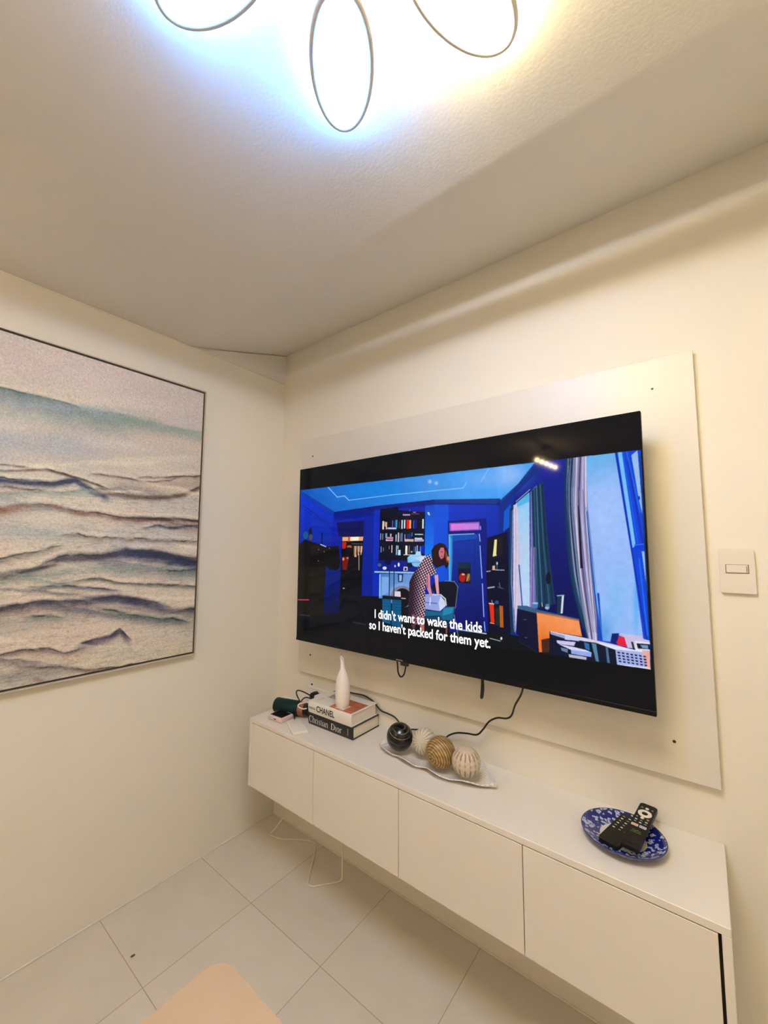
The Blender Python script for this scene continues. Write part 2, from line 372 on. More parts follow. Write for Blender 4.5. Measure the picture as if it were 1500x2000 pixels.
band([(-200, 740), (0, 768), (100, 793), (150, 806), (240, 818)], 2.5, 5, (96, 122, 122), 0.7, 4, 3, -400, 260, 60)
band([(100, 800), (240, 826), (400, 858)], 8, 12, (140, 160, 158), 0.75, 5, 4, 120, 600, 80)
band([(180, 815), (400, 848)], 3, 6, (120, 148, 138), 0.5, 4, 44, 180, 600, 60)
band([(-200, 850), (0, 880), (200, 890), (400, 900)], 30, 24, (172, 178, 190), 0.6, 8, 5, -400, 260, 120)
band([(-200, 920), (0, 926), (80, 931), (150, 947), (210, 968), (240, 976)], 2, 3, (70, 52, 48), 0.85, 3, 6, -400, 225, 30)
band([(-200, 935), (0, 938), (80, 932)], 2, 3, (110, 84, 70), 0.7, 2, 7, -400, 90, 20)
band([(-200, 960), (0, 957), (60, 963), (100, 962), (140, 953), (180, 974), (212, 986)], 6, 7, (46, 54, 88), 0.95, 3, 8, -400, 214, 14)
band([(130, 950), (210, 975), (260, 982), (330, 981), (360, 976), (400, 955)], 5, 5, (86, 62, 52), 0.9, 4, 9, 180, 600, 30)
band([(140, 935), (250, 946), (275, 952), (330, 948), (350, 940)], 2, 3, (128, 92, 88), 0.55, 4, 10, 170, 350, 20)
band([(200, 965), (300, 970), (400, 945)], 14, 14, (160, 142, 128), 0.6, 4, 11, 190, 600, 50)
band([(-200, 1010), (0, 1018), (40, 1005), (100, 1005), (170, 1018), (240, 1025), (400, 1030)], 5, 6, (120, 88, 78), 0.75, 4, 12)
band([(-200, 1015), (0, 1012), (50, 1008)], 6, 14, (150, 112, 96), 0.7, 4, 13, -400, 70, 40)
band([(230, 1025), (300, 1025), (345, 1026), (400, 1028)], 3, 3, (52, 42, 40), 0.9, 3, 14, 240, 600, 30)
band([(-200, 1010), (0, 1050), (120, 1062), (200, 1040)], 14, 16, (160, 172, 176), 0.6, 6, 15, -400, 200, 80)
band([(-200, 1150), (0, 1110), (60, 1098), (110, 1084), (130, 1082)], 3, 8, (92, 94, 88), 0.6, 5, 16, -400, 130, 30)
band([(-200, 1160), (0, 1143), (70, 1127), (120, 1105), (200, 1100), (240, 1088), (300, 1090), (350, 1098), (400, 1104)], 7, 9, (66, 62, 78), 0.95, 5, 17)
band([(190, 1100), (250, 1090), (300, 1096), (350, 1104), (400, 1116)], 9, 12, (32, 46, 84), 1.0, 6, 18, 200, 600, 60)
band([(-200, 1160), (0, 1148), (70, 1130), (110, 1118)], 3, 3, (44, 32, 44), 0.8, 3, 19, -400, 130, 30)
band([(-200, 1170), (0, 1150), (120, 1132), (200, 1122), (300, 1130)], 10, 10, (146, 160, 152), 0.7, 5, 20, -400, 330, 80)
band([(90, 1160), (130, 1152), (200, 1142), (230, 1150), (400, 1152)], 2.5, 5, (62, 72, 66), 0.8, 4, 21, 100, 600, 30)
band([(-200, 1190), (0, 1175), (100, 1165), (200, 1158), (300, 1165), (400, 1166)], 14, 8, (212, 204, 188), 0.8, 5, 22)
band([(-200, 1215), (0, 1205), (100, 1190), (180, 1185), (240, 1172), (280, 1182), (330, 1200), (400, 1195)], 6, 9, (54, 52, 74), 0.95, 5, 23)
band([(150, 1180), (230, 1176), (300, 1186), (340, 1196)], 7, 9, (52, 58, 92), 0.9, 5, 24, 160, 350, 40)
band([(-200, 1220), (0, 1208), (100, 1196), (200, 1190), (400, 1205)], 3, 10, (130, 112, 112), 0.6, 5, 25)
band([(-200, 1265), (0, 1235), (100, 1218), (200, 1200), (400, 1220)], 18, 16, (168, 164, 156), 0.7, 6, 26)
band([(160, 1266), (190, 1256), (225, 1245), (243, 1232), (258, 1246), (265, 1252)], 3, 11, (78, 72, 98), 0.9, 3, 27, 158, 268, 16)
band([(-200, 1310), (0, 1290), (70, 1274), (110, 1272), (140, 1280), (180, 1268)], 3, 6, (110, 96, 98), 0.75, 4, 28, -400, 185, 30)
band([(-200, 1330), (0, 1305), (200, 1290), (400, 1260)], 14, 16, (208, 196, 176), 0.6, 5, 29)
band([(-200, 1350), (0, 1330), (60, 1318), (180, 1300)], 10, 14, (140, 144, 140), 0.6, 6, 30, -400, 190, 60)
prs = np.random.RandomState(12); PAL = [(70, 66, 84), (120, 104, 98), (96, 112, 112), (150, 134, 124), (60, 70, 100), (140, 156, 154), (232, 224, 206), (236, 228, 212), (228, 216, 200)]
for i in range(46):
    yb_ = prs.uniform(905, 1330); xs_ = prs.uniform(-350, 330); ln_ = prs.uniform(70, 330); sl = prs.uniform(-0.10, 0.12); w1 = prs.uniform(1.2, 4); w2 = prs.uniform(2, 13); cc = PAL[prs.randint(len(PAL))]
    band([(xs_, yb_), (xs_ + ln_ * .5, yb_ + sl * ln_ * .5 + prs.uniform(-7, 7)), (xs_ + ln_, yb_ + sl * ln_)], w1, w2, cc, prs.uniform(.3, .75), prs.uniform(3, 10), 100 + i, xs_, xs_ + ln_, 30)
for i in range(12):
    yb_ = prs.uniform(770, 930); xs_ = prs.uniform(-350, 250); ln_ = prs.uniform(120, 360); band([(xs_, yb_), (xs_ + ln_, yb_ + ln_ * .08)], 8, 10, ((150, 166, 186), (214, 208, 206), (164, 182, 176))[i % 3], .5, 8, 200 + i, xs_, xs_ + ln_, 50)
edge = np.abs(np.gradient(fbm(uu * 5 + 2, vv * 26, 300), axis=0)); edge = np.clip(1 - edge * 90, 0, 1) ** 3
pic.C -= (edge * np.clip((Y - 900) / 60, 0, 1) * 26)[..., None]
pic.C = 128 + (pic.C - 128) * 1.10 + 4
pic.C += ((grain - 0.5) * 46)[..., None] + (big - 0.47)[..., None] * 16
pic.C = np.clip(pic.C, 15, 240)
def canvas_mat():
    m = mat('painted_canvas', (1, 1, 1), 0.42, attr='pic', bump=0.9, bscale=150, spec=0.55)
    return m
cv = pic.bmesh_obj('canvas', lambda u, v: (0.0285, PY0 + (PY1 - PY0) * u, PZ1 - (PZ1 - PZ0) * v), canvas_mat(), pt)
M_FR = mat('champagne_frame', (0.62, 0.56, 0.48), 0.35, metal=0.35)
def fr(n, lo, hi): return obj('frame_rail', box(lo, hi, 0.001, 1), M_FR, pt)
g = 0.0105
fr(0, (0.002, PY0 - g - 0.005, PZ1 + g - 0.0035), (0.034, PY1 + g + 0.002, PZ1 + g + 0.002)); fr(0, (0.002, PY0 - g - 0.005, PZ0 - g - 0.002), (0.034, PY1 + g + 0.002, PZ0 - g + 0.0035))
fr(0, (0.002, PY1 + g - 0.0035, PZ0 - g + 0.0035), (0.034, PY1 + g + 0.002, PZ1 + g - 0.0035)); fr(0, (0.002, PY0 - g - 0.005, PZ0 - g + 0.0035), (0.034, PY0 - g, PZ1 + g - 0.0035))
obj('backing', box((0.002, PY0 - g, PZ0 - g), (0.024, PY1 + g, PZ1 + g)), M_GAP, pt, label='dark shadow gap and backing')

# ------------------------------------------------------------------ white board behind the television
bd = thing('backing_board', 'large flat white board screwed to the wall behind the television', 'wall panel', (1.045, 0.0, 0.781))
obj('board', box((0.198, -0.020, 0.781), (1.891, -0.0005, 1.991), 0.0012, 1), M_BOARD, bd)
M_SCREW = mat('screw_metal', (0.05, 0.035, 0.025), 0.5, metal=0.4)
for i, (x, z) in enumerate(((0.279, 1.899), (1.789, 1.898), (1.794, 0.878), (0.289, 0.874))):
    bm = bmesh.new(); bmesh.ops.create_cone(bm, cap_ends=True, segments=20, radius1=0.0042, radius2=0.0030, depth=0.003)
    bmesh.ops.rotate(bm, verts=bm.verts, cent=(0, 0, 0), matrix=Matrix.Rotation(PI / 2, 3, 'X')); bmesh.ops.translate(bm, verts=bm.verts, vec=(x, -0.0215, z))
    s_ = obj('screw', bm, M_SCREW if i != 1 else M_SCREW, bd)
    if i == 1:
        bm = bmesh.new(); bmesh.ops.create_cone(bm, cap_ends=True, segments=24, radius1=0.0085, radius2=0.0080, depth=0.0016)
        bmesh.ops.rotate(bm, verts=bm.verts, cent=(0, 0, 0), matrix=Matrix.Rotation(PI / 2, 3, 'X')); bmesh.ops.translate(bm, verts=bm.verts, vec=(x, -0.0208, z))
        obj('washer', bm, M_PLAST, s_)

# ------------------------------------------------------------------ television
TX0, TX1, TZ0, TZ1, TY = 0.3314, 1.767, 0.9777, 1.8008, -0.149
tv = thing('television', 'large flat television on the white board showing a woman in a blue room', 'television', (1.05, -0.02, TZ0))
M_BEZ = mat('tv_bezel', (0.003, 0.003, 0.004), 0.3, spec=0.2)
obj('housing', box((TX0, TY + 0.0008, TZ0), (TX1, TY + 0.022, TZ1), 0.002, 1), M_BEZ, tv)
obj('back_cover', box((TX0 + 0.16, TY + 0.022, TZ0 + 0.03), (TX1 - 0.16, TY + 0.068, TZ1 - 0.20), 0.012, 2), M_BLACK, tv)
obj('wall_mount', box((0.86, TY + 0.068, 1.20), (1.24, -0.020, 1.50), 0.003, 1), M_BLACK, tv)
obj('lower_bezel', box((TX0, TY - 0.0022, TZ0), (TX1, TY + 0.0008, TZ0 + 0.013), 0.001, 1), M_BEZ, tv)
obj('sensor', box((0.945, TY - 0.004, TZ0 - 0.012), (0.978, TY + 0.008, TZ0 + 0.002), 0.002, 2), M_BLACK, tv)
bm = bmesh.new()
for i, (a, b) in enumerate(((0, .006), (.008, .012), (.014, .017), (.019, .024), (.026, .030))): add_box(bm, (0.925 + a, TY - 0.0028, TZ0 + 0.0045), (0.925 + b, TY - 0.0020, TZ0 + 0.0085))
obj('logo', bm, mat('logo_grey', (0.30, 0.30, 0.31), 0.4), tv, label='small worn grey maker mark')

S = Pic(2400, 1360, [(581, 922), (1247, 800), (1287, 1397), (582, 1253)])
DK = (4, 7, 12)
S.C[:] = DK
PA = [(583, 962), (1249.5, 877), (1276, 1306), (583, 1213)]
P = S.poly; L = S.line; EL = S.ell
# --- room in the film: walls
P([(560, 940), (1300, 850), (1300, 1320), (560, 1230)], (0, 30, 170))
P([(583, 960), (650, 1003), (650, 1220), (583, 1220)], (0, 52, 205), c2=(0, 24, 120), p0=(600, 980), p1=(630, 1130))
P([(648, 1001), (735, 992), (738, 1215), (640, 1215)], (0, 30, 176), c2=(0, 16, 104), p0=(650, 1010), p1=(650, 1200))
P([(650, 1003), (732, 993), (732, 1010), (650, 1022)], (0, 22, 120), .7)
P([(828, 985), (975, 985), (985, 1240), (828, 1230)], (0, 54, 200), c2=(0, 22, 130), p0=(850, 1000), p1=(975, 1200))
P([(828, 988), (850, 986), (850, 1110), (828, 1105)], (0, 118, 245), c2=(0, 70, 200), p0=(840, 1080), p1=(840, 990))
P([(846, 984), (874, 984), (876, 1150), (846, 1130)], (0, 78, 220))
P([(975, 985), (1045, 898), (1110, 888), (1150, 1260), (1010, 1240), (978, 1230)], (0, 30, 148), c2=(0, 10, 82), p0=(1040, 910), p1=(1090, 1200))
P([(972, 988), (1000, 955), (1003, 1010), (975, 1060)], (0, 40, 140))
# ceiling
P([(583, 955), (1048, 895), (1030, 925), (975, 986), (846, 984), (846, 978), (730, 992), (650, 1004), (583, 963)], (0, 88, 190), c2=(64, 156, 240), p0=(600, 1000), p1=(900, 940))
S.blob(990, 928, 34, 26, (150, 190, 250), 0.95); S.blob(940, 938, 40, 16, (110, 170, 246), 0.8); S.blob(880, 955, 55, 14, (70, 150, 236), 0.5); S.blob(720, 962, 60, 16, (0, 130, 225), 0.7)
P([(1048, 895), (1075, 892), (1030, 940), (978, 990), (965, 988), (1010, 945)], (0, 40, 128), 0.85)
P([(650, 1004), (735, 991), (850, 978), (975, 975), (975, 988), (850, 988), (735, 1001), (650, 1010)], (0, 26, 110), 0.8)
P([(583, 963), (650, 1003), (648, 1010), (583, 972)], (0, 60, 150), .6)
for pts, wd in (([(637, 956), (655, 975), (669, 972.5), (678, 981)], 1.6), ([(678, 981), (760, 970), (902, 955)], 1.4), ([(902, 955), (908, 944)], 1.3), ([(936, 943), (951, 917)], 1.3)): L(pts, wd, (150, 205, 255), .9)
L([(586, 990), (640, 1028)], 1.2, (0, 20, 110), .8); L([(586, 996), (650, 1040)], 1, (0, 20, 110), .6)
# left dark furniture
P([(583, 1068), (594, 1058), (604, 1062), (617, 1066), (640, 1072), (660, 1070), (664, 1100), (664, 1215), (583, 1215)], (14, 13, 14))
P([(583, 1110), (634, 1110), (634, 1214), (583, 1210)], (24, 22, 16), .8)
P([(636, 1110), (645, 1118), (664, 1112), (666, 1210), (633, 1208)], (0, 26, 120), c2=(0, 14, 62), p0=(650, 1115), p1=(650, 1205))
EL(595, 1050, 5, 8, (22, 84, 140)); EL(604, 1044, 3.5, 9, (18, 24, 44)); EL(605, 1054, 3.4, 6, (82, 70, 66)); L([(627, 1045), (627, 1068)], 2.5, (0, 12, 80)); L([(625, 1068), (635, 1072)], 2, (190, 200, 220))
for x, y in ((642, 1075), (632, 1082), (621, 1078), (621, 1100)): EL(x, y, 1.1, 1, (120, 120, 100))
L([(584, 1176), (604, 1176)], 2, (210, 60, 100)); L([(590, 1200), (612, 1190), (612, 1168)], 1.4, (30, 26, 70), .8); L([(588, 1205), (606, 1207)], 2, (60, 60, 90), .7)
EL(655, 1112, 7, 6, (6, 8, 16))
# closet
P([(655, 1025), (712, 1020), (712, 1050), (660, 1052)], (0, 10, 84))
P([(666, 1052), (708, 1050), (706, 1215), (664, 1215)], (7, 8, 16))
P([(667, 1053), (708, 1052), (707, 1060), (667, 1061)], (235, 170, 120)); P([(683, 1053), (699, 1052), (699, 1060), (683, 1060)], (255, 238, 210)); L([(680, 1053), (680, 1061)], 3, (190, 70, 30))
P([(667, 1062), (675, 1063), (674, 1075), (667, 1076)], (190, 30, 20)); EL(681, 1072, 5, 3, (190, 80, 50)); L([(686, 1066), (706, 1066)], 1.5, (90, 80, 80))
rs = random.Random(5)
for i in range(9): x = 690 + 2 * i; L([(x, 1071), (x + rs.uniform(-1, 1), 1080 + rs.uniform(0, 12))], 1.7, (238, 196, 160) if i % 3 else (120, 60, 40))
L([(700, 1085), (701, 1117)], 1.3, (200, 180, 170)); EL(680, 1080, 9, 7, (12, 12, 20)); P([(667, 1092), (681, 1091), (679, 1104), (677, 1117), (669, 1117)], (110, 16, 16)); EL(670, 1096, 2, 3, (220, 150, 130)); EL(678, 1094, 2, 2, (190, 120, 100))
EL(672, 1153, 2, 1.3, (150, 160, 150))
P([(708, 1018), (728, 1016), (728, 1170), (708, 1170)], (0, 30, 150), .8); P([(728, 1000), (740, 998), (740, 1170), (728, 1172)], (0, 44, 190), .8)
# dark floor
P([(664, 1166), (740, 1168), (800, 1180), (985, 1238), (1060, 1250), (1290, 1300), (1290, 1325), (583, 1216), (583, 1212), (664, 1200)], (8, 14, 22))
L([(693, 1219), (716, 1223)], 1.5, (60, 66, 72), .9)
# bookshelf
P([(740, 998), (775, 993), (776, 1000), (828, 1003), (829, 1098), (739, 1098)], (4, 8, 34))
def S2(x, y): return (730 + x / 12.5, 980 + y / 12.5)
def bk(x0, x1, y0, y1, c): P([S2(x0, y0), S2(x1, y0), S2(x1, y1), S2(x0, y1)], c)
for t in ((185, 225, 515, 720, (220, 215, 215)), (235, 268, 530, 650, (200, 150, 110)), (270, 298, 540, 715, (228, 190, 150)), (310, 530, 670, 712, (190, 200, 250)), (425, 445, 500, 660, (90, 110, 200)), (485, 520, 490, 660, (20, 90, 160)), (520, 548, 480, 670, (80, 160, 190)), (590, 610, 520, 690, (60, 90, 90)), (650, 682, 485, 700, (200, 215, 225)), (712, 745, 480, 690, (200, 225, 240)), (775, 848, 475, 700, (230, 26, 10)), (848, 885, 485, 690, (250, 190, 110)), (940, 960, 490, 690, (70, 90, 210)), (970, 1030, 480, 690, (10, 20, 130)), (1160, 1198, 455, 690, (200, 230, 225)),
          (680, 860, 340, 375, (190, 150, 200)), (880, 1080, 320, 345, (100, 50, 100)), (930, 1000, 285, 300, (200, 190, 230)), (840, 858, 220, 270, (90, 110, 150)),
          (140, 160, 815, 970, (150, 165, 200)), (190, 210, 820, 970, (120, 140, 180)), (265, 308, 810, 930, (110, 160, 200)), (380, 415, 820, 900, (230, 170, 150)), (290, 460, 905, 945, (200, 150, 170)), (275, 450, 955, 1000, (240, 190, 215)), (300, 430, 962, 975, (90, 30, 60)), (515, 540, 840, 1010, (190, 200, 220)), (570, 600, 795, 1020, (220, 190, 190)), (625, 645, 810, 1010, (90, 120, 160)), (660, 680, 800, 1010, (130, 160, 190)), (730, 755, 830, 960, (130, 140, 200)), (735, 960, 950, 1010, (205, 180, 165)), (790, 900, 820, 930, (12, 40, 110)), (905, 925, 790, 880, (90, 110, 190)), (985, 1190, 820, 845, (170, 220, 215)), (980, 1170, 915, 950, (190, 220, 215)), (980, 1205, 955, 1005, (225, 200, 240)), (990, 1180, 978, 988, (80, 60, 120)),
          (155, 180, 1140, 1280, (120, 130, 170)), (215, 235, 1160, 1250, (90, 110, 160)), (355, 370, 1120, 1200, (150, 140, 140)), (420, 440, 1100, 1285, (235, 210, 180)), (530, 560, 1105, 1340, (150, 180, 210)), (570, 590, 1110, 1200, (200, 210, 200)), (580, 645, 1215, 1345, (180, 225, 245)), (760, 810, 1110, 1345, (245, 240, 215)), (720, 960, 1325, 1345, (210, 205, 205)), (840, 868, 1110, 1300, (120, 95, 100)), (895, 935, 1240, 1280, (170, 180, 190)), (960, 990, 1130, 1270, (30, 70, 100)), (1000, 1025, 1130, 1270, (110, 150, 200)), (1040, 1066, 1100, 1260, (160, 170, 215)), (1110, 1150, 1120, 1250, (40, 110, 220)), (1160, 1220, 1100, 1300, (0, 30, 190))): bk(*t)
P([(832, 1003), (836, 1003), (838, 1010), (834, 1008)], (190, 220, 255))
# mantel and fireplace
P([(738, 1098), (815, 1098), (815, 1121), (738, 1121)], (0, 24, 130), .8)
P([(741, 1124), (815, 1124), (800, 1172), (741, 1172)], (64, 120, 185), c2=(120, 160, 225), p0=(741, 1124), p1=(790, 1165))
P([(731, 1119), (816, 1120), (816, 1123.5), (731, 1122)], (150, 195, 205))
L([(742, 1126), (743, 1168)], 2, (160, 205, 245)); P([(746, 1130), (760, 1130), (760, 1160), (746, 1168)], (120, 165, 225))
EL(786, 1166, 26, 24, (120, 160, 225)); EL(786, 1168, 22, 21, (128, 124, 140)); EL(787, 1171, 17, 19, (12, 12, 22))
P([(777, 1124), (788, 1124), (787, 1140), (778, 1140)], (30, 44, 90)); P([(780, 1126), (785, 1126), (785, 1138), (780, 1138)], (150, 180, 220))
P([(772, 1158), (783, 1158), (784, 1172), (771, 1172)], (222, 205, 222)); L([(780, 1171), (793, 1172)], 1.7, (220, 210, 190))
for x, y, rx, ry, c in ((741, 1107, 3.5, 3.5, (80, 90, 110)), (751, 1113, 4, 3.2, (215, 225, 240)), (771.5, 1109, 1.8, 2.4, (170, 190, 230)), (778.5, 1106, 2, 4, (225, 230, 250)), (757, 1101, 7, 6, (0, 10, 60)), (800, 1105, 6, 7, (10, 20, 40))): EL(x, y, rx, ry, c)
P([(788, 1110), (796, 1110), (796, 1118), (788, 1118)], (200, 205, 215)); P([(790, 1112), (794, 1112), (794, 1117), (790, 1117)], (15, 20, 50))
# lamp
EL(812, 1094, 17, 8.5, (140, 200, 245)); P([(795, 1093), (831, 1088), (830, 1101), (796, 1102)], (120, 190, 245), c2=(215, 225, 245), p0=(797, 1090), p1=(826, 1090)); EL(813, 1103, 9, 7, (130, 190, 230)); P([(812, 1080), (821, 1080), (822, 1088), (810, 1088)], (170, 215, 235)); L([(797, 1102), (820, 1101)], 1.2, (60, 130, 200))
# suitcases
P([(748, 1170), (765, 1172), (765, 1222), (749, 1218)], (0, 84, 132)); P([(767, 1172), (785, 1174), (786, 1228), (767, 1224)], (0, 78, 126))
P([(748, 1166), (785, 1169), (785, 1175), (748, 1173)], (6, 22, 34))
for k in range(7): L([(749, 1178 + 6 * k), (764, 1179 + 6 * k)], .8, (30, 120, 165), .7); L([(769, 1180 + 6 * k), (784, 1181 + 6 * k)], .8, (30, 120, 165), .7)
for x in (760.5, 769.5): L([(x, 1116), (x + .8, 1172)], 1.6, (12, 30, 54))
# door
P([(873, 1020), (948, 1014), (962, 1236), (880, 1236)], (0, 22, 128))
P([(876, 1024), (935, 1021), (936, 1037), (877, 1040)], (150, 90, 190)); P([(879, 1026), (933, 1024), (934, 1035), (880, 1038)], (222, 120, 220), c2=(190, 130, 220), p0=(880, 1030), p1=(933, 1030))
P([(875, 1047), (936, 1044), (948, 1236), (884, 1222)], (0, 52, 168), c2=(0, 10, 92), p0=(890, 1050), p1=(930, 1225))
P([(875, 1047), (883, 1047), (884, 1100), (882, 1140), (877, 1140)], (90, 190, 235), c2=(0, 70, 190), p0=(877, 1080), p1=(886, 1080)); L([(876, 1047), (925, 1044.5)], 1.5, (170, 225, 235)); P([(876, 1048), (930, 1046), (930, 1054), (884, 1060)], (0, 100, 190), .5)
L([(890, 1060), (926, 1056), (930, 1150)], 1.2, (0, 20, 110), .6); L([(896, 1156), (932, 1155)], 1.2, (0, 14, 84), .8)
for a, b in (((935, 1045), (937, 1059)), ((937, 1068), (942, 1131)), ((943, 1142), (947, 1206)), ((948, 1216), (950, 1234)), ((937, 1030), (937.5, 1036))): L([a, b], 1.6, (176, 200, 250))
P([(895, 1101), (919, 1101), (920, 1142), (896, 1140)], (8, 12, 42)); P([(895, 1101), (918, 1101), (918, 1113), (895, 1113)], (10, 42, 60)); EL(904, 1130, 7, 9, (170, 22, 20)); EL(915, 1130, 4, 8, (130, 84, 30)); EL(905, 1124, 3, 1.6, (240, 200, 150)); L([(917, 1123), (912, 1137)], 1.4, (220, 180, 90)); L([(911, 1126), (909, 1136)], 1.1, (20, 10, 10))
L([(897, 1231), (952, 1239)], 2.2, (190, 210, 225))
# shelf tower
P([(951, 1052), (990, 1040), (1000, 1240), (956, 1236), (950, 1120)], (4, 8, 40))
P([(965, 1056), (970, 1055), (969, 1083), (970, 1087), (962, 1089), (964, 1070)], (240, 232, 150)); P([(972, 1052), (981, 1050), (981, 1088), (972, 1088)], (26, 24, 26))
for a in ((951, 1118, 958, 1117), (962, 1114, 975, 1115), (977, 1115, 985, 1115)): L([a[:2], a[2:]], 1.7, (190, 190, 200))
P([(962, 1107), (967, 1106), (967, 1115), (962, 1115)], (220, 180, 140)); L([(971, 1100), (971, 1112)], 3, (36, 84, 70)); EL(971, 1102, 1.5, 3, (200, 215, 215)); L([(954, 1150), (966, 1148)], 2.5, (180, 180, 190)); L([(973, 1148), (984, 1151)], 1.5, (70, 90, 130)); L([(976, 1140), (978, 1150)], 1.6, (80, 100, 140))
P([(957, 1180), (966, 1181), (968, 1217), (961, 1217)], (226, 44, 24)); L([(957, 1180), (966, 1181)], 2, (240, 220, 190)); L([(960, 1218), (967, 1219)], 2, (240, 160, 140)); P([(977, 1184), (984, 1185), (986, 1227), (979, 1226)], (180, 92, 30)); P([(969, 1188), (977, 1188), (978, 1224), (970, 1222)], (30, 38, 34)); EL(972, 1178, 4, 3.5, (30, 80, 120)); L([(962, 1174), (963, 1180)], 1.4, (150, 170, 180))
P([(983, 1000), (996, 985), (997, 1028), (982, 1040)], (0, 92, 215), .9)
# window left
P([(1005, 985), (1032, 962), (1037, 1190), (1012, 1190)], (140, 200, 240), c2=(182, 208, 240), p0=(1020, 980), p1=(1020, 1060))
P([(1008, 980), (1032, 962), (1033, 980), (1008, 992)], (60, 170, 225), .7)
L([(1003, 985), (1034, 958)], 2.4, (8, 14, 60)); L([(1006, 981), (1033, 957)], 1.2, (200, 210, 230))
P([(994, 995), (1001, 988), (1002, 1100), (1006, 1200), (1012, 1240), (1000, 1238), (994, 1150)], (14, 46, 84)); L([(997, 1000), (998, 1120), (1006, 1230)], 1.5, (60, 110, 140), .7); L([(1000, 998), (1000, 1140), (1008, 1235)], 1.6, (150, 165, 225), .9)
P([(1001, 988), (1008, 985), (1013, 1060), (1018, 1090), (1012, 1110), (1022, 1188), (1012, 1190), (1010, 1240), (1003, 1150)], (205, 195, 225))
for k, cc in enumerate(((230, 215, 225), (160, 160, 205), (225, 205, 215), (190, 190, 220))): L([(1003 + 2.4 * k, 995), (1005 + 2.6 * k, 1090), (1005 + 3.2 * k, 1188)], 1.1, cc, .85)
L([(1014, 1105), (1022, 1188)], 2, (20, 60, 120))
# plaid and teal curtain right of the first window
P([(1034, 962), (1046, 948), (1052, 1190), (1038, 1188)], (124, 120, 190), c2=(34, 54, 110), p0=(1036, 1000), p1=(1056, 1000))
P([(1036, 960), (1058, 940), (1063, 990), (1075, 1100), (1087, 1180), (1052, 1188), (1044, 1120), (1038, 1010)], (12, 52, 84))
for k, (a, cc) in enumerate(((0, (40, 96, 128)), (5, (74, 126, 150)), (9, (8, 34, 60)), (13, (50, 104, 134)), (17, (6, 26, 50)))): L([(1041 + a * .9, 952 - a * .4), (1046 + a * 1.15, 1060), (1052 + a * 1.75, 1182)], 1.9, cc, .85)
for k in range(4): L([(1037 + 3 * k, 1070), (1038 + 3.2 * k, 1188)], 1.3, ((200, 170, 215), (150, 90, 160), (190, 180, 225), (110, 130, 160))[k], .9)
EL(1072, 1130, 5, 12, (8, 16, 40)); L([(1080, 1080), (1092, 1180)], 3, (0, 14, 90), .6)
# dresser
P([(1013, 1186), (1046, 1193), (1056, 1200), (1058, 1276), (1017, 1250)], (6, 14, 48)); P([(1012, 1184), (1030, 1184), (1054, 1192), (1134, 1209), (1134, 1213), (1050, 1199), (1013, 1190)], (52, 90, 130))
P([(1050, 1196), (1094, 1203), (1133, 1211), (1141, 1250), (1140, 1275), (1056, 1274)], (232, 118, 46), c2=(246, 150, 90), p0=(1060, 1270), p1=(1090, 1205)); S.blob(1068, 1255, 8, 14, (230, 88, 10), .7)
L([(1051, 1197), (1133, 1212)], 1.2, (150, 60, 30), .9)
P([(1060, 1250), (1078, 1246), (1095, 1275), (1062, 1275)], (30, 20, 24), .8)
for p in ((1026, 1211), (1028, 1246)): L([p, (p[0] + 4, p[1])], 1.2, (110, 120, 140))
EL(1047, 1183, 5.5, 6, (70, 120, 180)); EL(1047, 1179, 6, 2, (150, 190, 225)); EL(1060, 1183, 4, 6, (20, 34, 60)); L([(1060, 1178), (1061, 1185)], 1.4, (210, 220, 210)); EL(1071, 1186, 4.5, 6, (90, 120, 150)); EL(1070, 1188, 4, 2.4, (170, 190, 200))
P([(1090, 1164), (1102, 1163), (1100, 1199), (1090, 1200)], (20, 50, 74)); P([(1099, 1164), (1103, 1164), (1101, 1198), (1097, 1199)], (215, 225, 235)); L([(1090, 1164), (1103, 1163)], 2, (150, 190, 210))
# bright wall panel, big curtain, window frame
P([(1140, 888), (1202, 880), (1222, 1000), (1262, 1262), (1176, 1250), (1160, 1120), (1143, 960)], (104, 178, 240), c2=(150, 186, 246), p0=(1165, 890), p1=(1185, 960))
S.blob(1180, 1010, 26, 60, (164, 192, 248), .8); S.blob(1205, 1180, 22, 60, (128, 188, 244), .7); S.blob(1182, 1235, 14, 30, (60, 140, 220), .6); S.blob(1245, 1170, 6, 60, (60, 160, 240), .6)
P([(1104, 894), (1141, 888), (1146, 980), (1160, 1100), (1167, 1190), (1170, 1250), (1150, 1250), (1138, 1210), (1122, 1140), (1110, 1040), (1102, 960)], (130, 126, 170))
cur = [((1104, 895), (1103, 980), (1116, 1120), (1142, 1225), 4.5, (10, 52, 84)), ((1110, 895), (1108, 980), (1120, 1120), (1147, 1235), 4, (20, 66, 98)), ((1115, 894), (1113, 985), (1127, 1120), (1150, 1245), 3.4, (8, 36, 66)), ((1120, 893), (1119, 990), (1131, 1130), (1153, 1250), 2.2, (96, 140, 170)), ((1124, 892), (1124, 1000), (1136, 1130), (1156, 1250), 3, (218, 200, 220)), ((1131, 891), (1130, 1000), (1141, 1130), (1160, 1250), 3, (70, 64, 110)), ((1136, 890), (1137, 1010), (1148, 1130), (1163, 1250), 4.6, (186, 176, 214)), ((1141, 890), (1144, 1000), (1154, 1120), (1167, 1250), 3, (224, 214, 232))]
for a, b, c_, d, wd, cc in cur: L([tuple(v) for v in [(p.x, p.y) for p in smooth_path([(*a, 0), (*b, 0), (*c_, 0), (*d, 0)], 6)]], wd, cc, .95)
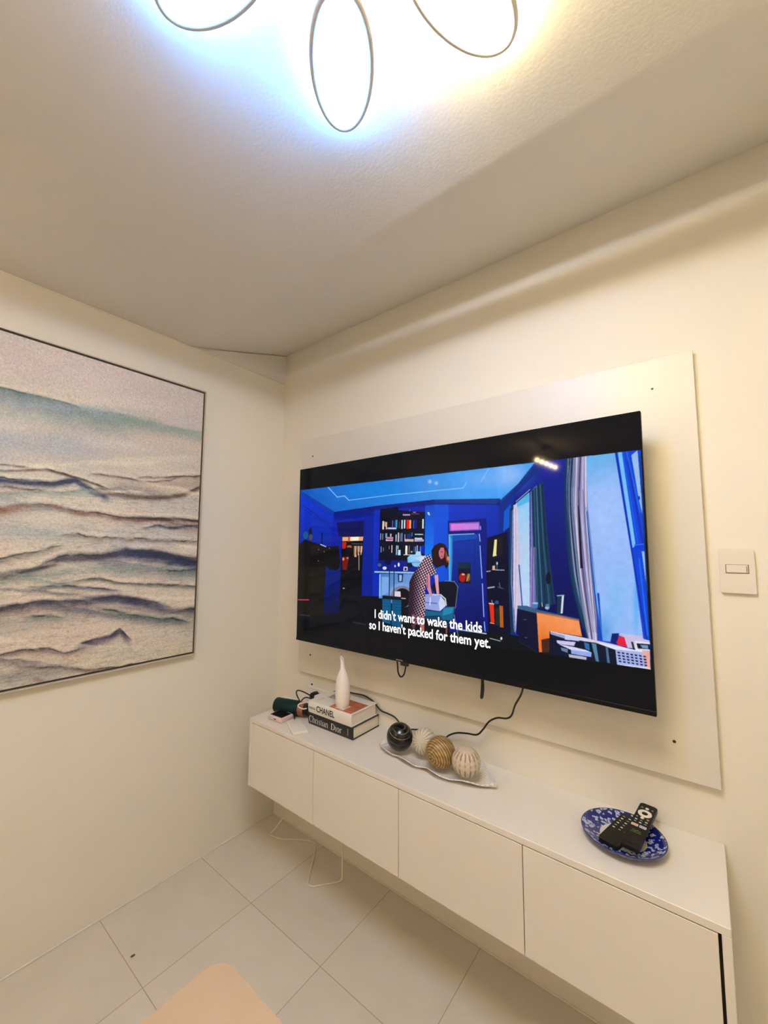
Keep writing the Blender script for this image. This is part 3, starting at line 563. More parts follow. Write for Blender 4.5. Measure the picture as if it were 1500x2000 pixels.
for k in range(10):
    o_ = k * 4.1 + rs.uniform(-1, 1); L([(1104 + o_ * .9, 900 + rs.uniform(0, 60)), (1106 + o_ * .95, 1000), (1120 + o_ * .95, 1120), (1146 + o_ * .6, 1235)], .9, ((16, 30, 60), (220, 220, 240), (90, 120, 150))[k % 3], .55)
P([(1127, 985), (1131, 1000), (1139, 1110), (1134, 1110)], (16, 12, 40), .9)
L([(1145, 1000), (1155, 1100), (1176, 1248)], 2.6, (0, 72, 180)); L([(1170, 1160), (1178, 1249)], 4, (10, 66, 190)); L([(1143, 990), (1180, 1248)], 1.2, (60, 150, 225), .9)
P([(1199, 880), (1250, 872), (1277, 1262), (1262, 1260), (1235, 1080), (1222, 1000)], (0, 66, 215))
P([(1204, 882), (1212, 881), (1242, 1064), (1236, 1070)], (120, 190, 245)); L([(1200, 882), (1232, 1062), (1268, 1258)], 3, (0, 40, 170)); L([(1214, 882), (1246, 1060)], 2, (0, 100, 235)); L([(1225, 900), (1256, 1060)], 4, (0, 36, 180), .8); L([(1222, 882), (1250, 1000)], 2.5, (30, 130, 240), .7)
P([(1231, 888), (1243, 878), (1256, 1010), (1247, 975)], (150, 186, 232)); P([(1240, 1062), (1259, 1060), (1259, 1072), (1241, 1074)], (0, 58, 210)); L([(1240, 1064), (1258, 1062)], 1.5, (40, 140, 250)); P([(1254, 1076), (1260, 1076), (1268, 1160), (1262, 1130)], (150, 190, 230)); L([(1248, 890), (1272, 1250)], 2, (0, 50, 110)); EL(1247, 972, 2.4, 4, (0, 40, 190)); L([(1249, 1090), (1268, 1240)], 2.2, (30, 130, 245), .8)
# books and basket at the bottom right
P([(1076, 1233), (1140, 1243), (1180, 1256), (1205, 1265), (1273, 1270), (1276, 1308), (1150, 1295), (1076, 1280)], (10, 18, 44))
def S3(x, y): return (1060 + x / 6.52, 1200 + y / 6.52)
def q3(c, *p): P([S3(*t) for t in p], c)
q3((215, 210, 235), (110, 215), (520, 290), (940, 380), (1200, 450), (900, 430), (700, 360), (480, 330), (120, 240)); q3((150, 160, 200), (110, 225), (300, 270), (300, 310), (120, 255)); q3((200, 205, 245), (300, 270), (510, 300), (480, 340), (300, 320)); q3((208, 200, 240), (195, 330), (440, 350), (420, 400), (230, 380), (200, 360)); q3((215, 215, 245), (220, 380), (400, 410), (570, 450), (640, 480), (380, 450)); q3((150, 170, 235), (380, 450), (645, 480), (640, 540), (385, 500)); q3((190, 185, 205), (350, 505), (580, 540), (580, 575), (360, 545)); q3((110, 130, 160), (250, 420), (340, 440), (340, 490), (260, 460)); q3((40, 110, 180), (545, 350), (610, 370), (620, 460), (560, 430)); q3((90, 130, 160), (640, 360), (700, 370), (740, 600), (700, 590)); q3((70, 110, 150), (820, 410), (850, 415), (880, 615), (845, 610))
q3((225, 230, 245), (700, 350), (900, 390), (1180, 440), (1390, 450), (1385, 475), (1200, 470), (930, 440), (760, 380))
q3((226, 34, 60), (985, 260), (1060, 290), (1095, 410), (975, 385), (955, 310)); q3((8, 30, 110), (900, 240), (990, 235), (980, 300), (950, 380), (880, 350)); q3((200, 190, 225), (1000, 235), (1290, 270), (1290, 300), (1380, 325), (1380, 440), (1100, 420), (1060, 290)); q3((20, 20, 34), (1145, 340), (1170, 345), (1195, 445), (1170, 440)); q3((225, 225, 240), (1190, 330), (1385, 350), (1385, 370), (1215, 360), (1230, 430), (1385, 440), (1385, 460), (1200, 450)); q3((14, 24, 50), (1215, 360), (1383, 372), (1383, 436), (1232, 425)); q3((110, 150, 190), (1260, 380), (1360, 385), (1365, 430), (1290, 420))
q3((168, 180, 232), (945, 440), (1290, 470), (1330, 670), (1200, 665), (970, 630)); q3((232, 170, 165), (1285, 450), (1385, 450), (1398, 700), (1335, 680)); q3((225, 225, 250), (970, 625), (1320, 660), (1398, 672), (1400, 698), (980, 640))
for r_ in range(4):
    for c_ in range(7):
        x = 970 + 55 * c_ + 6 * r_; y = 468 + 8 * c_ + 37 * r_; q3((20, 24, 74), (x, y), (x + 34, y + 4), (x + 38, y + 24), (x + 8, y + 20))
# chair, bag, woman
P([(842, 1150), (850, 1140), (878, 1137), (893, 1142), (896, 1158), (892, 1188), (880, 1190), (850, 1160)], (2, 10, 30)); L([(870, 1137), (888, 1138), (895, 1148), (893, 1172), (891, 1190)], 1.3, (130, 150, 170), .9)
P([(831, 1194), (862, 1198), (872, 1188), (890, 1187), (886, 1216), (866, 1214), (862, 1205), (831, 1206)], (10, 96, 138)); P([(831, 1207), (864, 1206), (866, 1214), (836, 1213)], (8, 60, 96)); P([(868, 1190), (888, 1188), (884, 1200), (866, 1205)], (40, 150, 190), .7)
P([(872, 1215), (877, 1215), (876, 1240), (873, 1240)], (120, 70, 70)); L([(889, 1203), (898, 1246)], 1.1, (140, 150, 160)); P([(864, 1212), (886, 1214), (880, 1226), (866, 1222)], (8, 40, 80))
P([(831, 1167), (846, 1164), (862, 1166), (870, 1176), (872, 1186), (860, 1196), (831, 1192)], (150, 165, 230)); P([(862, 1166), (870, 1176), (872, 1186), (861, 1196), (858, 1180)], (205, 215, 240)); L([(848, 1164), (862, 1164), (871, 1172), (873, 1184)], 2.4, (210, 220, 230)); L([(831, 1179), (855, 1181)], 1.1, (40, 50, 110)); L([(842, 1170), (841, 1184)], 2, (230, 230, 245)); L([(832, 1165), (848, 1163)], 2, (190, 210, 230)); L([(831, 1193), (860, 1197)], 1.4, (20, 40, 90))
dress = [(838, 1084), (828, 1092), (818, 1108), (806, 1126), (800, 1140), (800, 1160), (799, 1185), (801, 1215), (812, 1222), (831, 1224), (832, 1200), (831, 1160), (833, 1126), (846, 1127), (853, 1120), (852, 1112), (846, 1112), (844, 1096)]
P(dress, (30, 14, 30))
km = S.mask(dress); mm = np.zeros(S.X.shape, bool); mm[km] = True
ch = (np.sin(S.X * 0.98 + S.Y * .30) * np.sin(S.Y * 0.92 - S.X * .25)) > 0.05
lit = np.clip((S.X - 803) / 22, 0.15, 1)[..., None]
sel = mm & ch; S.C[sel] = (S.C * (1 - lit) + np.array([228, 188, 205]) * lit)[sel]
P([(806, 1200), (818, 1206), (831, 1206), (831, 1224), (812, 1222), (803, 1216)], (190, 110, 130), .3)
P([(833, 1126), (840, 1125), (841, 1146), (845, 1164), (841, 1166), (836, 1155), (833, 1145)], (215, 140, 150)); P([(849, 1126), (856, 1125), (857, 1140), (859, 1162), (854, 1163), (851, 1145)], (225, 160, 175)); L([(835, 1128), (836, 1150)], 2, (110, 40, 60), .6)
P([(843, 1088), (842, 1078), (848, 1068), (857, 1063), (867, 1065), (873, 1074), (877, 1090), (876, 1105), (872, 1114), (868, 1106), (862, 1108), (852, 1112), (845, 1104)], (24, 8, 18))
for k in range(9): L([(852 + 2.2 * k, 1066), (846 + 3.4 * k, 1086), (850 + 3.0 * k, 1106)], .9, (86, 34, 34), .55)
P([(860, 1072), (866, 1072), (868, 1080), (866, 1092), (861, 1095), (857, 1088), (856, 1080)], (200, 110, 118)); L([(862, 1089), (864, 1089.6)], 1.3, (150, 30, 40)); L([(861, 1080), (864, 1081)], 1, (50, 16, 26)); P([(870, 1077), (876, 1092), (877, 1104), (871, 1098), (869, 1085)], (140, 66, 50)); EL(875, 1093, 2.5, 4, (225, 140, 110))
P([(806, 1222), (814, 1222), (812, 1232), (808, 1230)], (90, 50, 60)); P([(822, 1223), (831, 1224), (831, 1236), (826, 1236)], (190, 100, 110))
L([(960, 1248), (980, 1253)], 1.6, (170, 180, 190)); EL(982, 1248, 2, 3, (220, 225, 230)); L([(1015, 1252), (1052, 1274)], 1.2, (40, 50, 80), .8)
# clip to the film frame
S.C *= (0.94 + 0.08 * fbm(S.X / 9, S.Y / 9, 9, 3) + 0.06 * fbm(S.X / 60, S.Y / 60, 19, 2))[..., None]
inside = np.zeros(S.X.shape, bool); inside[S.mask(PA)] = True; S.C[~inside] = DK
S.blur(1); S.down()
# gentle contrast in the blues
M_SCR = mat('screen', (0, 0, 0), 0.05, attr='pic', emit=1.0, spec=0.12)
bz = 0.006
# keep the picture quad equal to the drawn quad
S.bmesh_obj('screen', lambda u, v: (TX0 + 0.001 + (TX1 - TX0 - 0.002) * u, TY, TZ1 - 0.001 - (TZ1 - TZ0 - 0.002) * v), M_SCR, tv)
Hinv = np.linalg.inv(S.H)
def onscreen(px, py, dy=-0.0006):
    u, v = apply_h(Hinv, px, py); return (TX0 + (TX1 - TX0) * u, TY + dy, TZ1 - (TZ1 - TZ0) * v)
M_SUB = emat('subtitle_white', (0.86, 0.88, 0.92), 0.95)
def subtitle(s, a, b, h):
    p0, p1 = Vector(onscreen(*a)), Vector(onscreen(*b)); p1.z = p0.z = (p0.z + p1.z) / 2
    me = text_fit(s, p0, p1, h, (0, -1, 0), bold=0.017, cap=0.72)
    return obj('subtitle', me, M_SUB, tv, label='white subtitle line')
subtitle("I didn't want to wake the kids", (734, 1210), (944, 1236), 0.035)
subtitle("so I haven't packed for them yet.", (724, 1231), (961, 1266), 0.035)

# ------------------------------------------------------------------ cords hanging under the television
obj('hanging_cord', tube(smooth_path([(0.862, -0.075, 0.99), (0.864, -0.06, 0.941), (0.868, -0.06, 0.905), (0.881, -0.06, 0.889), (0.898, -0.06, 0.903), (0.906, -0.06, 0.944), (0.905, -0.075, 0.99)]), 0.0032, 8), M_CORD, tv, smooth=True, label='thin black cord loop')
bm = bmesh.new(); add_tube(bm, smooth_path([(1.241, -0.078, 0.99), (1.240, -0.060, 0.948), (1.236, -0.056, 0.905), (1.234, -0.056, 0.885), (1.240, -0.062, 0.889), (1.246, -0.068, 0.93), (1.246, -0.082, 0.985)]), 0.0058, 8, flat=0.45)
obj('hanging_strap', bm, M_BLACK, tv, smooth=True, label='short flat black strap')

# ------------------------------------------------------------------ light switch
sw = thing('light_switch', 'cream rectangular light switch on the wall right of the white board', 'light switch', (1.955, 0.0, 1.297))
def yprism(poly, y0, y1): return prism([(p[0], p[1]) for p in poly], 1, y0, y1)
bm = yprism(rrect(1.918, 1.297, 1.991, 1.417, 0.005, 3), -0.011, 0.0)
bmesh.ops.bevel(bm, geom=[e for e in bm.edges if all(abs(v.co.y + 0.011) < 1e-6 for v in e.verts)], offset=0.0010, segments=2, affect='EDGES')
obj('cover_plate', bm, M_IVORY, sw, smooth='auto')
obj('rocker_recess', box((1.9305, -0.0116, 1.3505), (1.9785, -0.0105, 1.3745)), mat('switch_gap', (0.22, 0.16, 0.11), 0.7), sw)
bm = box((1.932, -0.0155, 1.3525), (1.9765, -0.011, 1.3735), 0.0008, 1)
for v in bm.verts:
    if v.co.y < -0.014: v.co.y += 0.0025 * (v.co.x - 1.932) / 0.045
rk = obj('rocker', bm, M_IVORY, sw)
obj('indicator', box((1.9725, -0.0145, 1.355), (1.9745, -0.0120, 1.370)), mat('indicator_grey', (0.35, 0.32, 0.26), 0.5), rk)

# ------------------------------------------------------------------ wall outlet, plugs and cords behind the books
ot = thing('wall_outlet', 'white wall outlet low on the wall behind the books', 'outlet', (0.345, 0.0, 0.645))
bm = yprism(rrect(0.262, 0.642, 0.425, 0.712, 0.004), -0.009, 0.0)
obj('cover_plate', bm, M_PLAST, ot, smooth='auto')
obj('socket', yprism(rrect(0.285, 0.655, 0.335, 0.700, 0.008), -0.0115, -0.009), M_PLAST, ot)
obj('socket', yprism(rrect(0.355, 0.655, 0.405, 0.700, 0.008), -0.0115, -0.009), M_PLAST, ot)
obj('wall_screw', tube([(0.285, -0.004, 0.724), (0.285, 0.0, 0.724)], 0.004, 10), M_SCREW, loc=(0.285, 0, 0.724), label='tiny dark screw in the wall just above the outlet', cat='screw')
pg = thing('black_plug', 'round black plug pushed into the wall outlet', 'plug', (0.331, -0.03, 0.69))
bm = tube([(0.331, -0.0115, 0.684), (0.331, -0.030, 0.686), (0.333, -0.046, 0.690), (0.333, -0.050, 0.690)], [0.018, 0.018, 0.014, 0.010], 20)
obj('plug_body', bm, M_BLACK, pg, smooth='auto')
obj('cord', tube(smooth_path([(0.331, -0.048, 0.690), (0.29, -0.062, 0.704), (0.252, -0.066, 0.704), (0.250, -0.072, 0.690), (0.285, -0.082, 0.668), (0.322, -0.088, 0.652), (0.33, -0.09, 0.642)]), 0.0032, 8), M_CORD, pg, smooth=True)
obj('charger_cord', tube(smooth_path([(0.336, -0.05, 0.678), (0.315, -0.066, 0.684), (0.300, -0.078, 0.672), (0.305, -0.088, 0.656), (0.33, -0.098, 0.643), (0.37, -0.105, 0.641)]), 0.003, 8), M_CORD, loc=(0.33, -0.09, 0.65), smooth=True, label='second thin black cord curling below the black plug', cat='cord')
ad = thing('white_adapter', 'small white plug adapter in the outlet beside the black plug', 'adapter', (0.380, -0.03, 0.66))
obj('adapter_body', box((0.357, -0.055, 0.655), (0.402, -0.0115, 0.700), 0.006, 3), M_PLAST, ad, smooth='auto')
obj('prong_ring', tube([(0.38, -0.0551, 0.678), (0.38, -0.0575, 0.678)], 0.012, 20), M_STEEL, ad)
sp = thing('extension_socket', 'white extension socket block standing behind the dark green cylinder', 'extension socket', (0.262, -0.070, 0.6369))
r12 = math.radians(10)
obj('socket_body', box((0.208, -0.136, 0.6369), (0.300, -0.102, 0.684), 0.006, 3, rot=r12), M_PLAST, sp, smooth='auto')
for i in range(2): obj('socket_hole', box((0.222 + 0.040 * i, -0.1385, 0.652), (0.242 + 0.040 * i, -0.1345, 0.672), 0.001, 1, rot=r12, piv=(0.254, -0.119, 0)), mat('socket_grey', (0.35, 0.31, 0.28), 0.5), sp)

ZT = 0.6369
# ------------------------------------------------------------------ floating cabinet
CX0, CX1, CD, CB = 0.205, 1.8901, -0.3049, 0.3424
cb = thing('floating_cabinet', 'long white wall-hung television cabinet with four flat doors', 'cabinet', (1.05, 0.0, CB))
TH = 0.018
obj('top_panel', box((CX0, CD, ZT - TH), (CX1, 0.0, ZT), 0.0012, 1), M_WHITE, cb)
obj('side_panel', box((CX0, CD, CB), (CX0 + 0.0155, 0.0, ZT - TH), 0.0010, 1), M_WHITE, cb)
obj('side_panel', box((CX1 - 0.0165, CD, CB), (CX1, 0.0, ZT - TH), 0.0010, 1), M_WHITE, cb)
obj('bottom_panel', box((CX0 + 0.0155, CD + 0.02, CB), (CX1 - 0.0165, 0.0, CB + TH)), M_WHITE, cb)
obj('inner_case', box((CX0 + 0.0155, CD + 0.022, CB + TH), (CX1 - 0.0165, -0.004, ZT - TH)), M_GAP, cb, label='dark interior seen in the door gaps')
dx0 = 0.221; dw = 0.4125
for k in range(4):
    g0 = 0.0012; a = dx0 + k * dw + g0; b = dx0 + (k + 1) * dw - g0
    if k == 3: b -= 0.0022
    obj('door', box((a, CD + 0.0005, CB + 0.001), (b, CD + 0.019, ZT - TH - 0.0026), 0.0008, 1), M_WHITE, cb)

# ------------------------------------------------------------------ coffee-table books and vase
def book(name, label, x0, x1, y0, y1, z0, z1, cov, pages, spine_mat):
    t = thing(name, label, 'book', ((x0 + x1) / 2, (y0 + y1) / 2, z0)); c = 0.003
    # spine runs along x at y0 (rounded slightly); covers top and bottom; pages inside
    sp_ = []
    for k in range(9):
        q = -1 + 2 * k / 8; sp_.append((y0 + 0.004 * (q * q) , (z0 + z1) / 2 + q * (z1 - z0) / 2))
    sp_ += [(y0 + 0.008, z1), (y0 + 0.008, z0)]
    obj('spine', prism(sp_, 0, x0, x1), spine_mat, t)
    obj('front_cover', box((x0, y0 + 0.008, z1 - c), (x1, y1, z1), 0.0006, 1), cov, t)
    obj('back_cover', box((x0, y0 + 0.008, z0), (x1, y1, z0 + c), 0.0006, 1), cov, t)
    obj('page_block', box((x0 + 0.004, y0 + 0.008, z0 + c), (x1 - 0.005, y1 - 0.005, z1 - c)), pages, t)
    return t
M_PAGE = mat('book_pages', (0.80, 0.73, 0.63), 0.8, bump=0.4, bscale=400)
M_BKW = mat('white_cover', (0.80, 0.77, 0.72), 0.3, var=0.01); M_BKB = mat('black_cover', (0.010, 0.009, 0.008), 0.3)
bkA = book('coffee_table_book', 'thick black-spined book with white lettering, bottom of the pair under the vase', 0.463, 0.727, -0.182, -0.006, ZT, 0.686, M_BKB, M_PAGE, M_BKB)
bkB = book('coffee_table_book', 'thick white-spined book with black lettering and an orange cover picture, under the vase', 0.461, 0.7205, -0.182, -0.014, 0.686, 0.736, M_BKW, M_PAGE, M_BKW)
M_INK = mat('black_ink', (0.012, 0.010, 0.012), 0.5); M_INKG = mat('grey_ink', (0.16, 0.13, 0.12), 0.5); M_INKW = mat('white_ink', (0.80, 0.78, 0.74), 0.5); M_INKP = mat('faint_ink', (0.5, 0.42, 0.38), 0.5)
yo = -0.1826
def spine_text(s, x0, x1, z, h, m, par, bold=0.0, label=None):
    obj('lettering', text_fit(s, (x0, yo, z), (x1, yo, z), h, (0, -1, 0), bold), m, par, label=label)
spine_text('coco', 0.4665, 0.5065, 0.7045, 0.013, M_INKG, bkB, 0.02)
spine_text('CHANEL', 0.5145, 0.6245, 0.7005, 0.0250, M_INK, bkB, 0.022)
spine_text('AAAA'[:0] or '- - - -', 0.650, 0.690, 0.706, 0.010, M_INKP, bkB, 0.0)
# didone-style letters for the black spine
GL = {
 'C': [([(.92, .78), (.80, .95), (.55, 1.02), (.28, .92), (.10, .68), (.08, .45), (.18, .18), (.42, .0), (.68, .0), (.88, .14), (.95, .28)], [.05, .06, .08, .15, .20, .20, .17, .08, .06, .05, .04]), ([(.93, .72), (.93, .98)], .04)],
 'h': [([(.2, 0), (.2, 1.08)], .15), ([(.05, .02), (.38, .02)], .04), ([(.05, 1.06), (.2, 1.06)], .04), ([(.25, .5), (.42, .68), (.62, .68), (.72, .52), (.72, 0)], [.05, .07, .1, .14, .15]), ([(.56, .02), (.88, .02)], .04)],
 'r': [([(.2, 0), (.2, .68)], .15), ([(.05, .02), (.40, .02)], .04), ([(.05, .67), (.2, .67)], .04), ([(.25, .45), (.42, .66), (.56, .68)], [.05, .06, .08]), ([(.58, .60), (.58, .62)], .14)],
 'i': [([(.2, 0), (.2, .68)], .15), ([(.05, .02), (.36, .02)], .04), ([(.05, .67), (.2, .67)], .04), ([(.2, .90), (.2, .93)], .15)],
 's': [([(.55, .60), (.40, .69), (.22, .66), (.16, .52), (.30, .40), (.48, .30), (.54, .15), (.42, .01), (.22, 0), (.10, .12)], [.05, .05, .08, .11, .13, .14, .11, .06, .05, .05])],
 't': [([(.22, .88), (.22, .16), (.32, .02), (.50, .06)], [.1, .15, .09, .04]), ([(.05, .66), (.44, .66)], .045)],
 'a': [([(.12, .55), (.24, .68), (.42, .68), (.50, .54), (.50, .12), (.60, .02), (.68, .06)], [.08, .06, .07, .13, .14, .07, .04]), ([(.50, .40), (.26, .34), (.12, .20), (.16, .05), (.30, 0), (.48, .12)], [.05, .07, .12, .11, .06, .05])],
 'n': [([(.2, 0), (.2, .68)], .15), ([(.05, .02), (.38, .02)], .04), ([(.05, .67), (.2, .67)], .04), ([(.25, .5), (.42, .68), (.62, .68), (.72, .52), (.72, 0)], [.05, .07, .1, .14, .15]), ([(.56, .02), (.88, .02)], .04)],
 'D': [([(.26, 0), (.26, 1.0)], .20), ([(.06, .02), (.5, .02)], .045), ([(.06, .98), (.5, .98)], .045), ([(.45, .98), (.74, .92), (.94, .68), (.96, .48), (.90, .24), (.72, .06), (.45, .02)], [.05, .09, .18, .21, .18, .09, .05])],
 'o': [([(.36, .69), (.18, .60), (.10, .34), (.18, .08), (.36, 0), (.54, .08), (.62, .34), (.54, .60), (.36, .69)], [.05, .11, .15, .11, .05, .11, .15, .11, .05])],
}
ADV = {'C': 1.05, 'h': .92, 'r': .64, 'i': .42, 's': .64, 't': .52, 'a': .70, 'n': .92, 'D': 1.10, 'o': .72, ' ': .34}
def serif(s, x0, x1, z, h, par, m):
    tot = sum(ADV[c] for c in s); bm = bmesh.new(); cx = 0
    for ch_ in s:
        for st in GL.get(ch_, []):
            pts, wd = st; W_ = wd if isinstance(wd, list) else [wd] * len(pts); pv = [Vector((p[0], 0, p[1])) for p in pts]; prev = None
            for i, p in enumerate(pv):
                d = (pv[min(i + 1, len(pv) - 1)] - pv[max(i - 1, 0)]).normalized(); nn = Vector((-d.z, 0, d.x)) * (W_[i] / 2)
                cur_ = []
                for q in (p + nn, p - nn): cur_.append(bm.verts.new((x0 + (cx + q.x) / tot * (x1 - x0), yo, z + q.z * h)))
                if prev: bm.faces.new((prev[0], prev[1], cur_[1], cur_[0]))
                prev = cur_
        cx += ADV[ch_]
    obj('lettering', bm, m, par)
serif('Christian', 0.470, 0.589, 0.6495, 0.0255, bkA, M_INKW)
serif('Dior', 0.604, 0.670, 0.6495, 0.0255, bkA, M_INKW)
bm = bmesh.new()
for k in range(5): add_box(bm, (0.700 + 0.0018 * (k % 2), yo, 0.652 + 0.0052 * k), (0.7045, yo + 0.0004, 0.6555 + 0.0052 * k))
obj('lettering', bm, M_INKP, bkA, label='tiny grey vertical marks near the spine end')
# cover picture on the upper book
M_OR = mat('orange_print', (0.52, 0.13, 0.055), 0.25, var=0.35, vscale=25)
bm = prism([(0.585, -0.176), (0.712, -0.176), (0.712, -0.062), (0.585, -0.062)], 2, 0.736, 0.7364); pc = obj('cover_picture', bm, M_OR, bkB, label='orange-red square picture')
obj('cover_picture', prism([(0.612, -0.168), (0.660, -0.168), (0.660, -0.118), (0.612, -0.118)], 2, 0.7364, 0.7367), M_BKW, pc)
obj('cover_picture', prism([(0.50, -0.100), (0.575, -0.100), (0.575, -0.045), (0.50, -0.045)], 2, 0.736, 0.7363), mat('grey_print', (0.36, 0.31, 0.26), 0.3, var=0.5, vscale=60), bkB, label='small grey picture')

# vase
vx, vy, vz = 0.631, -0.140, 0.7368
bm = lathe([(0.0, 0.0), (0.026, 0.0), (0.0285, 0.004), (0.0305, 0.02), (0.032, 0.06), (0.0315, 0.085), (0.028, 0.110), (0.021, 0.135), (0.0135, 0.152), (0.0098, 0.164), (0.0088, 0.178), (0.0085, 0.192), (0.0085, 0.200), (0.0062, 0.200), (0.0060, 0.16), (0.003, 0.158)], (vx, vy, vz), 40)
for v in bm.verts:
    h = v.co.z - vz
    if h > 0.15: v.co.x -= (h - 0.15) * 0.12
    if h > 0.19: v.co.z += -(v.co.x - vx + 0.006) * 1.1
obj('vase', bm, mat('matte_white_ceramic', (0.86, 0.80, 0.75), 0.55, var=0.01), loc=(vx, vy, vz), smooth='auto', label='slim white bottle vase with narrow neck standing on the stacked books', cat='vase')

# ------------------------------------------------------------------ small things at the left end
A_, B_ = Vector((0.245, -0.188, 0.670)), Vector((0.432, -0.134, 0.670)); ax = (B_ - A_).normalized()
gc = thing('hair_styler', 'dark green cylindrical styler with copper end lying on the cabinet beside the books', 'hair styler', ((A_.x + B_.x) / 2, (A_.y + B_.y) / 2, ZT))
M_GR = mat('dark_green', (0.002, 0.020, 0.021), 0.5, var=0.1, spec=0.2)
obj('barrel', tube([A_ - ax * 0.004, A_ - ax * 0.003, A_, A_ + ax * 0.004, A_ + ax * 0.128, A_ + ax * 0.131], [0.018, 0.024, 0.0305, 0.0328, 0.0328, 0.031], 36), M_GR, gc, smooth='auto')
M_COP = mat('copper', (0.48, 0.20, 0.13), 0.3, metal=0.7)
obj('collar', tube([A_ + ax * 0.131, A_ + ax * 0.134, A_ + ax * 0.158, A_ + ax * 0.161], [0.0290, 0.0305, 0.0305, 0.028], 36), M_COP, gc, smooth='auto', label='copper collar')
obj('end_cap', tube([A_ + ax * 0.161, A_ + ax * 0.178, A_ + ax * 0.181], [0.027, 0.026, 0.022], 36), M_BLACK, gc, smooth='auto')
pk = thing('pocket_gadget', 'small pink gadget with glossy black top on the left end of the cabinet', 'gadget', (0.32, -0.222, ZT))
r_ = math.radians(3)
obj('case', box((0.282, -0.262, ZT), (0.372, -0.190, ZT + 0.021), 0.005, 3, rot=r_), mat('pink_case', (0.74, 0.56, 0.60), 0.3), pk, smooth='auto')
obj('screen', box((0.289, -0.255, ZT + 0.021), (0.365, -0.197, ZT + 0.0222), 0.0006, 1, rot=r_, piv=(0.327, -0.226, 0)), mat('gloss_black', (0.012, 0.006, 0.010), 0.12), pk, label='glossy black screen')
obj('port', box((0.322, -0.2632, ZT + 0.008), (0.336, -0.2610, ZT + 0.013), rot=r_, piv=(0.327, -0.226, 0)), M_INKG, pk)
bm = box((0.402, -0.280, ZT), (0.535, -0.215, ZT + 0.012), 0.003, 3)
bmesh.ops.rotate(bm, verts=bm.verts, cent=(0.468, -0.236, 0), matrix=Matrix.Rotation(math.radians(-27), 3, 'Z')); bmesh.ops.translate(bm, verts=bm.verts, vec=(-0.003, 0.003, 0))
fa = thing('flat_white_charger', 'flat white rectangular charger in front of the books', 'charger', (0.465, -0.235, ZT))
obj('charger_body', bm, M_PLAST, fa, smooth='auto')
obj('black_tab_cord', tube(smooth_path([(0.362, -0.185, ZT + 0.016), (0.378, -0.188, ZT + 0.014), (0.392, -0.200, ZT + 0.006), (0.408, -0.214, ZT + 0.0035)]), 0.0032, 8), M_CORD, loc=(0.385, -0.2, ZT), smooth=True, label='short black cord end between the pink gadget and the white charger', cat='cord')
obj('charging_cable', tube(smooth_path([(0.458, -0.188, 0.702), (0.440, -0.195, 0.698), (0.413, -0.196, 0.700), (0.405, -0.190, 0.707), (0.425, -0.180, 0.716), (0.462, -0.170, 0.728), (0.49, -0.150, 0.7385), (0.497, -0.12, 0.739)]), 0.0026, 8), M_CORDW, loc=(0.43, -0.19, 0.7), smooth=True, label='white cable looping out over the copper collar onto the books', cat='cable')

# long black cable from the outlet, behind the balls, up to the television
pc_ = [(0.392, -0.058, 0.678), (0.42, -0.05, 0.71), (0.50, -0.020, 0.744), (0.575, -0.012, 0.745), (0.64, -0.009, 0.748), (0.690, -0.008, 0.735), (0.735, -0.007, 0.706), (0.778, -0.012, 0.704), (0.815, -0.012, 0.698), (0.848, -0.012, 0.677), (0.878, -0.012, 0.663), (0.905, -0.012, 0.672), (0.960, -0.012, 0.682), (1.000, -0.012, 0.674), (1.040, -0.014, 0.664), (1.062, -0.016, 0.683), (1.085, -0.022, 0.703), (1.120, -0.028, 0.722), (1.165, -0.034, 0.734), (1.205, -0.038, 0.742), (1.232, -0.044, 0.770), (1.258, -0.05, 0.805), (1.290, -0.055, 0.827), (1.325, -0.058, 0.835), (1.345, -0.062, 0.852), (1.36, -0.068, 0.89), (1.385, -0.075, 0.935), (1.40, -0.085, 0.985)]
obj('power_cable', tube(smooth_path(pc_, 6), 0.0032, 8), M_CORD, loc=(1.0, -0.012, 0.68), smooth=True, label='long black cable running from the outlet behind the decorative balls up to the television', cat='cable')

# ------------------------------------------------------------------ tray and decorative balls
def interp(t, tab): return float(np.interp(t, [a for a, _ in tab], [b for _, b in tab]))
FE = [(0, -.168), (.05, -.182), (.10, -.190), (.17, -.190), (.22, -.187), (.27, -.200), (.33, -.208), (.40, -.207), (.46, -.196), (.50, -.197), (.56, -.212), (.62, -.214), (.68, -.205), (.75, -.200), (.82, -.196), (.9, -.176), (.96, -.160), (1, -.150)]
BE = [(0, -.148), (.05, -.100), (.12, -.070), (.2, -.055), (.3, -.052), (.4, -.040), (.5, -.046), (.6, -.034), (.68, -.040), (.75, -.036), (.82, -.052), (.9, -.088), (.96, -.120), (1, -.140)]
tr = bmesh.new(); NU, NV = 90, 26; grid = []
for i in range(NU + 1):
    t = i / NU; x = 0.855 + 0.465 * t; yf, yb = interp(t, FE), interp(t, BE); row = []
    for j in range(NV + 1):
        s = j / NV; e = abs(2 * s - 1); z = ZT + 0.003 + 0.016 * e ** 2.6 + 0.0050 * e ** 3 * math.sin(t * 25) + 0.010 * max(0, (t - 0.86) / 0.14) ** 2 + 0.008 * max(0, (0.08 - t) / 0.08)
        z += 0.0009 * math.sin((x * 1.0 + (yf + (yb - yf) * s) * 0.6) * 620)
        row.append(tr.verts.new((x, yf + (yb - yf) * s, z)))
    grid.append(row)
for i in range(NU):
    for j in range(NV): tr.faces.new((grid[i][j], grid[i + 1][j], grid[i + 1][j + 1], grid[i][j + 1]))
bmesh.ops.recalc_face_normals(tr, faces=tr.faces)
r = bmesh.ops.extrude_face_region(tr, geom=list(tr.faces)); bmesh.ops.translate(tr, verts=[v for v in r['geom'] if isinstance(v, bmesh.types.BMVert)], vec=(0, 0, -0.0028))
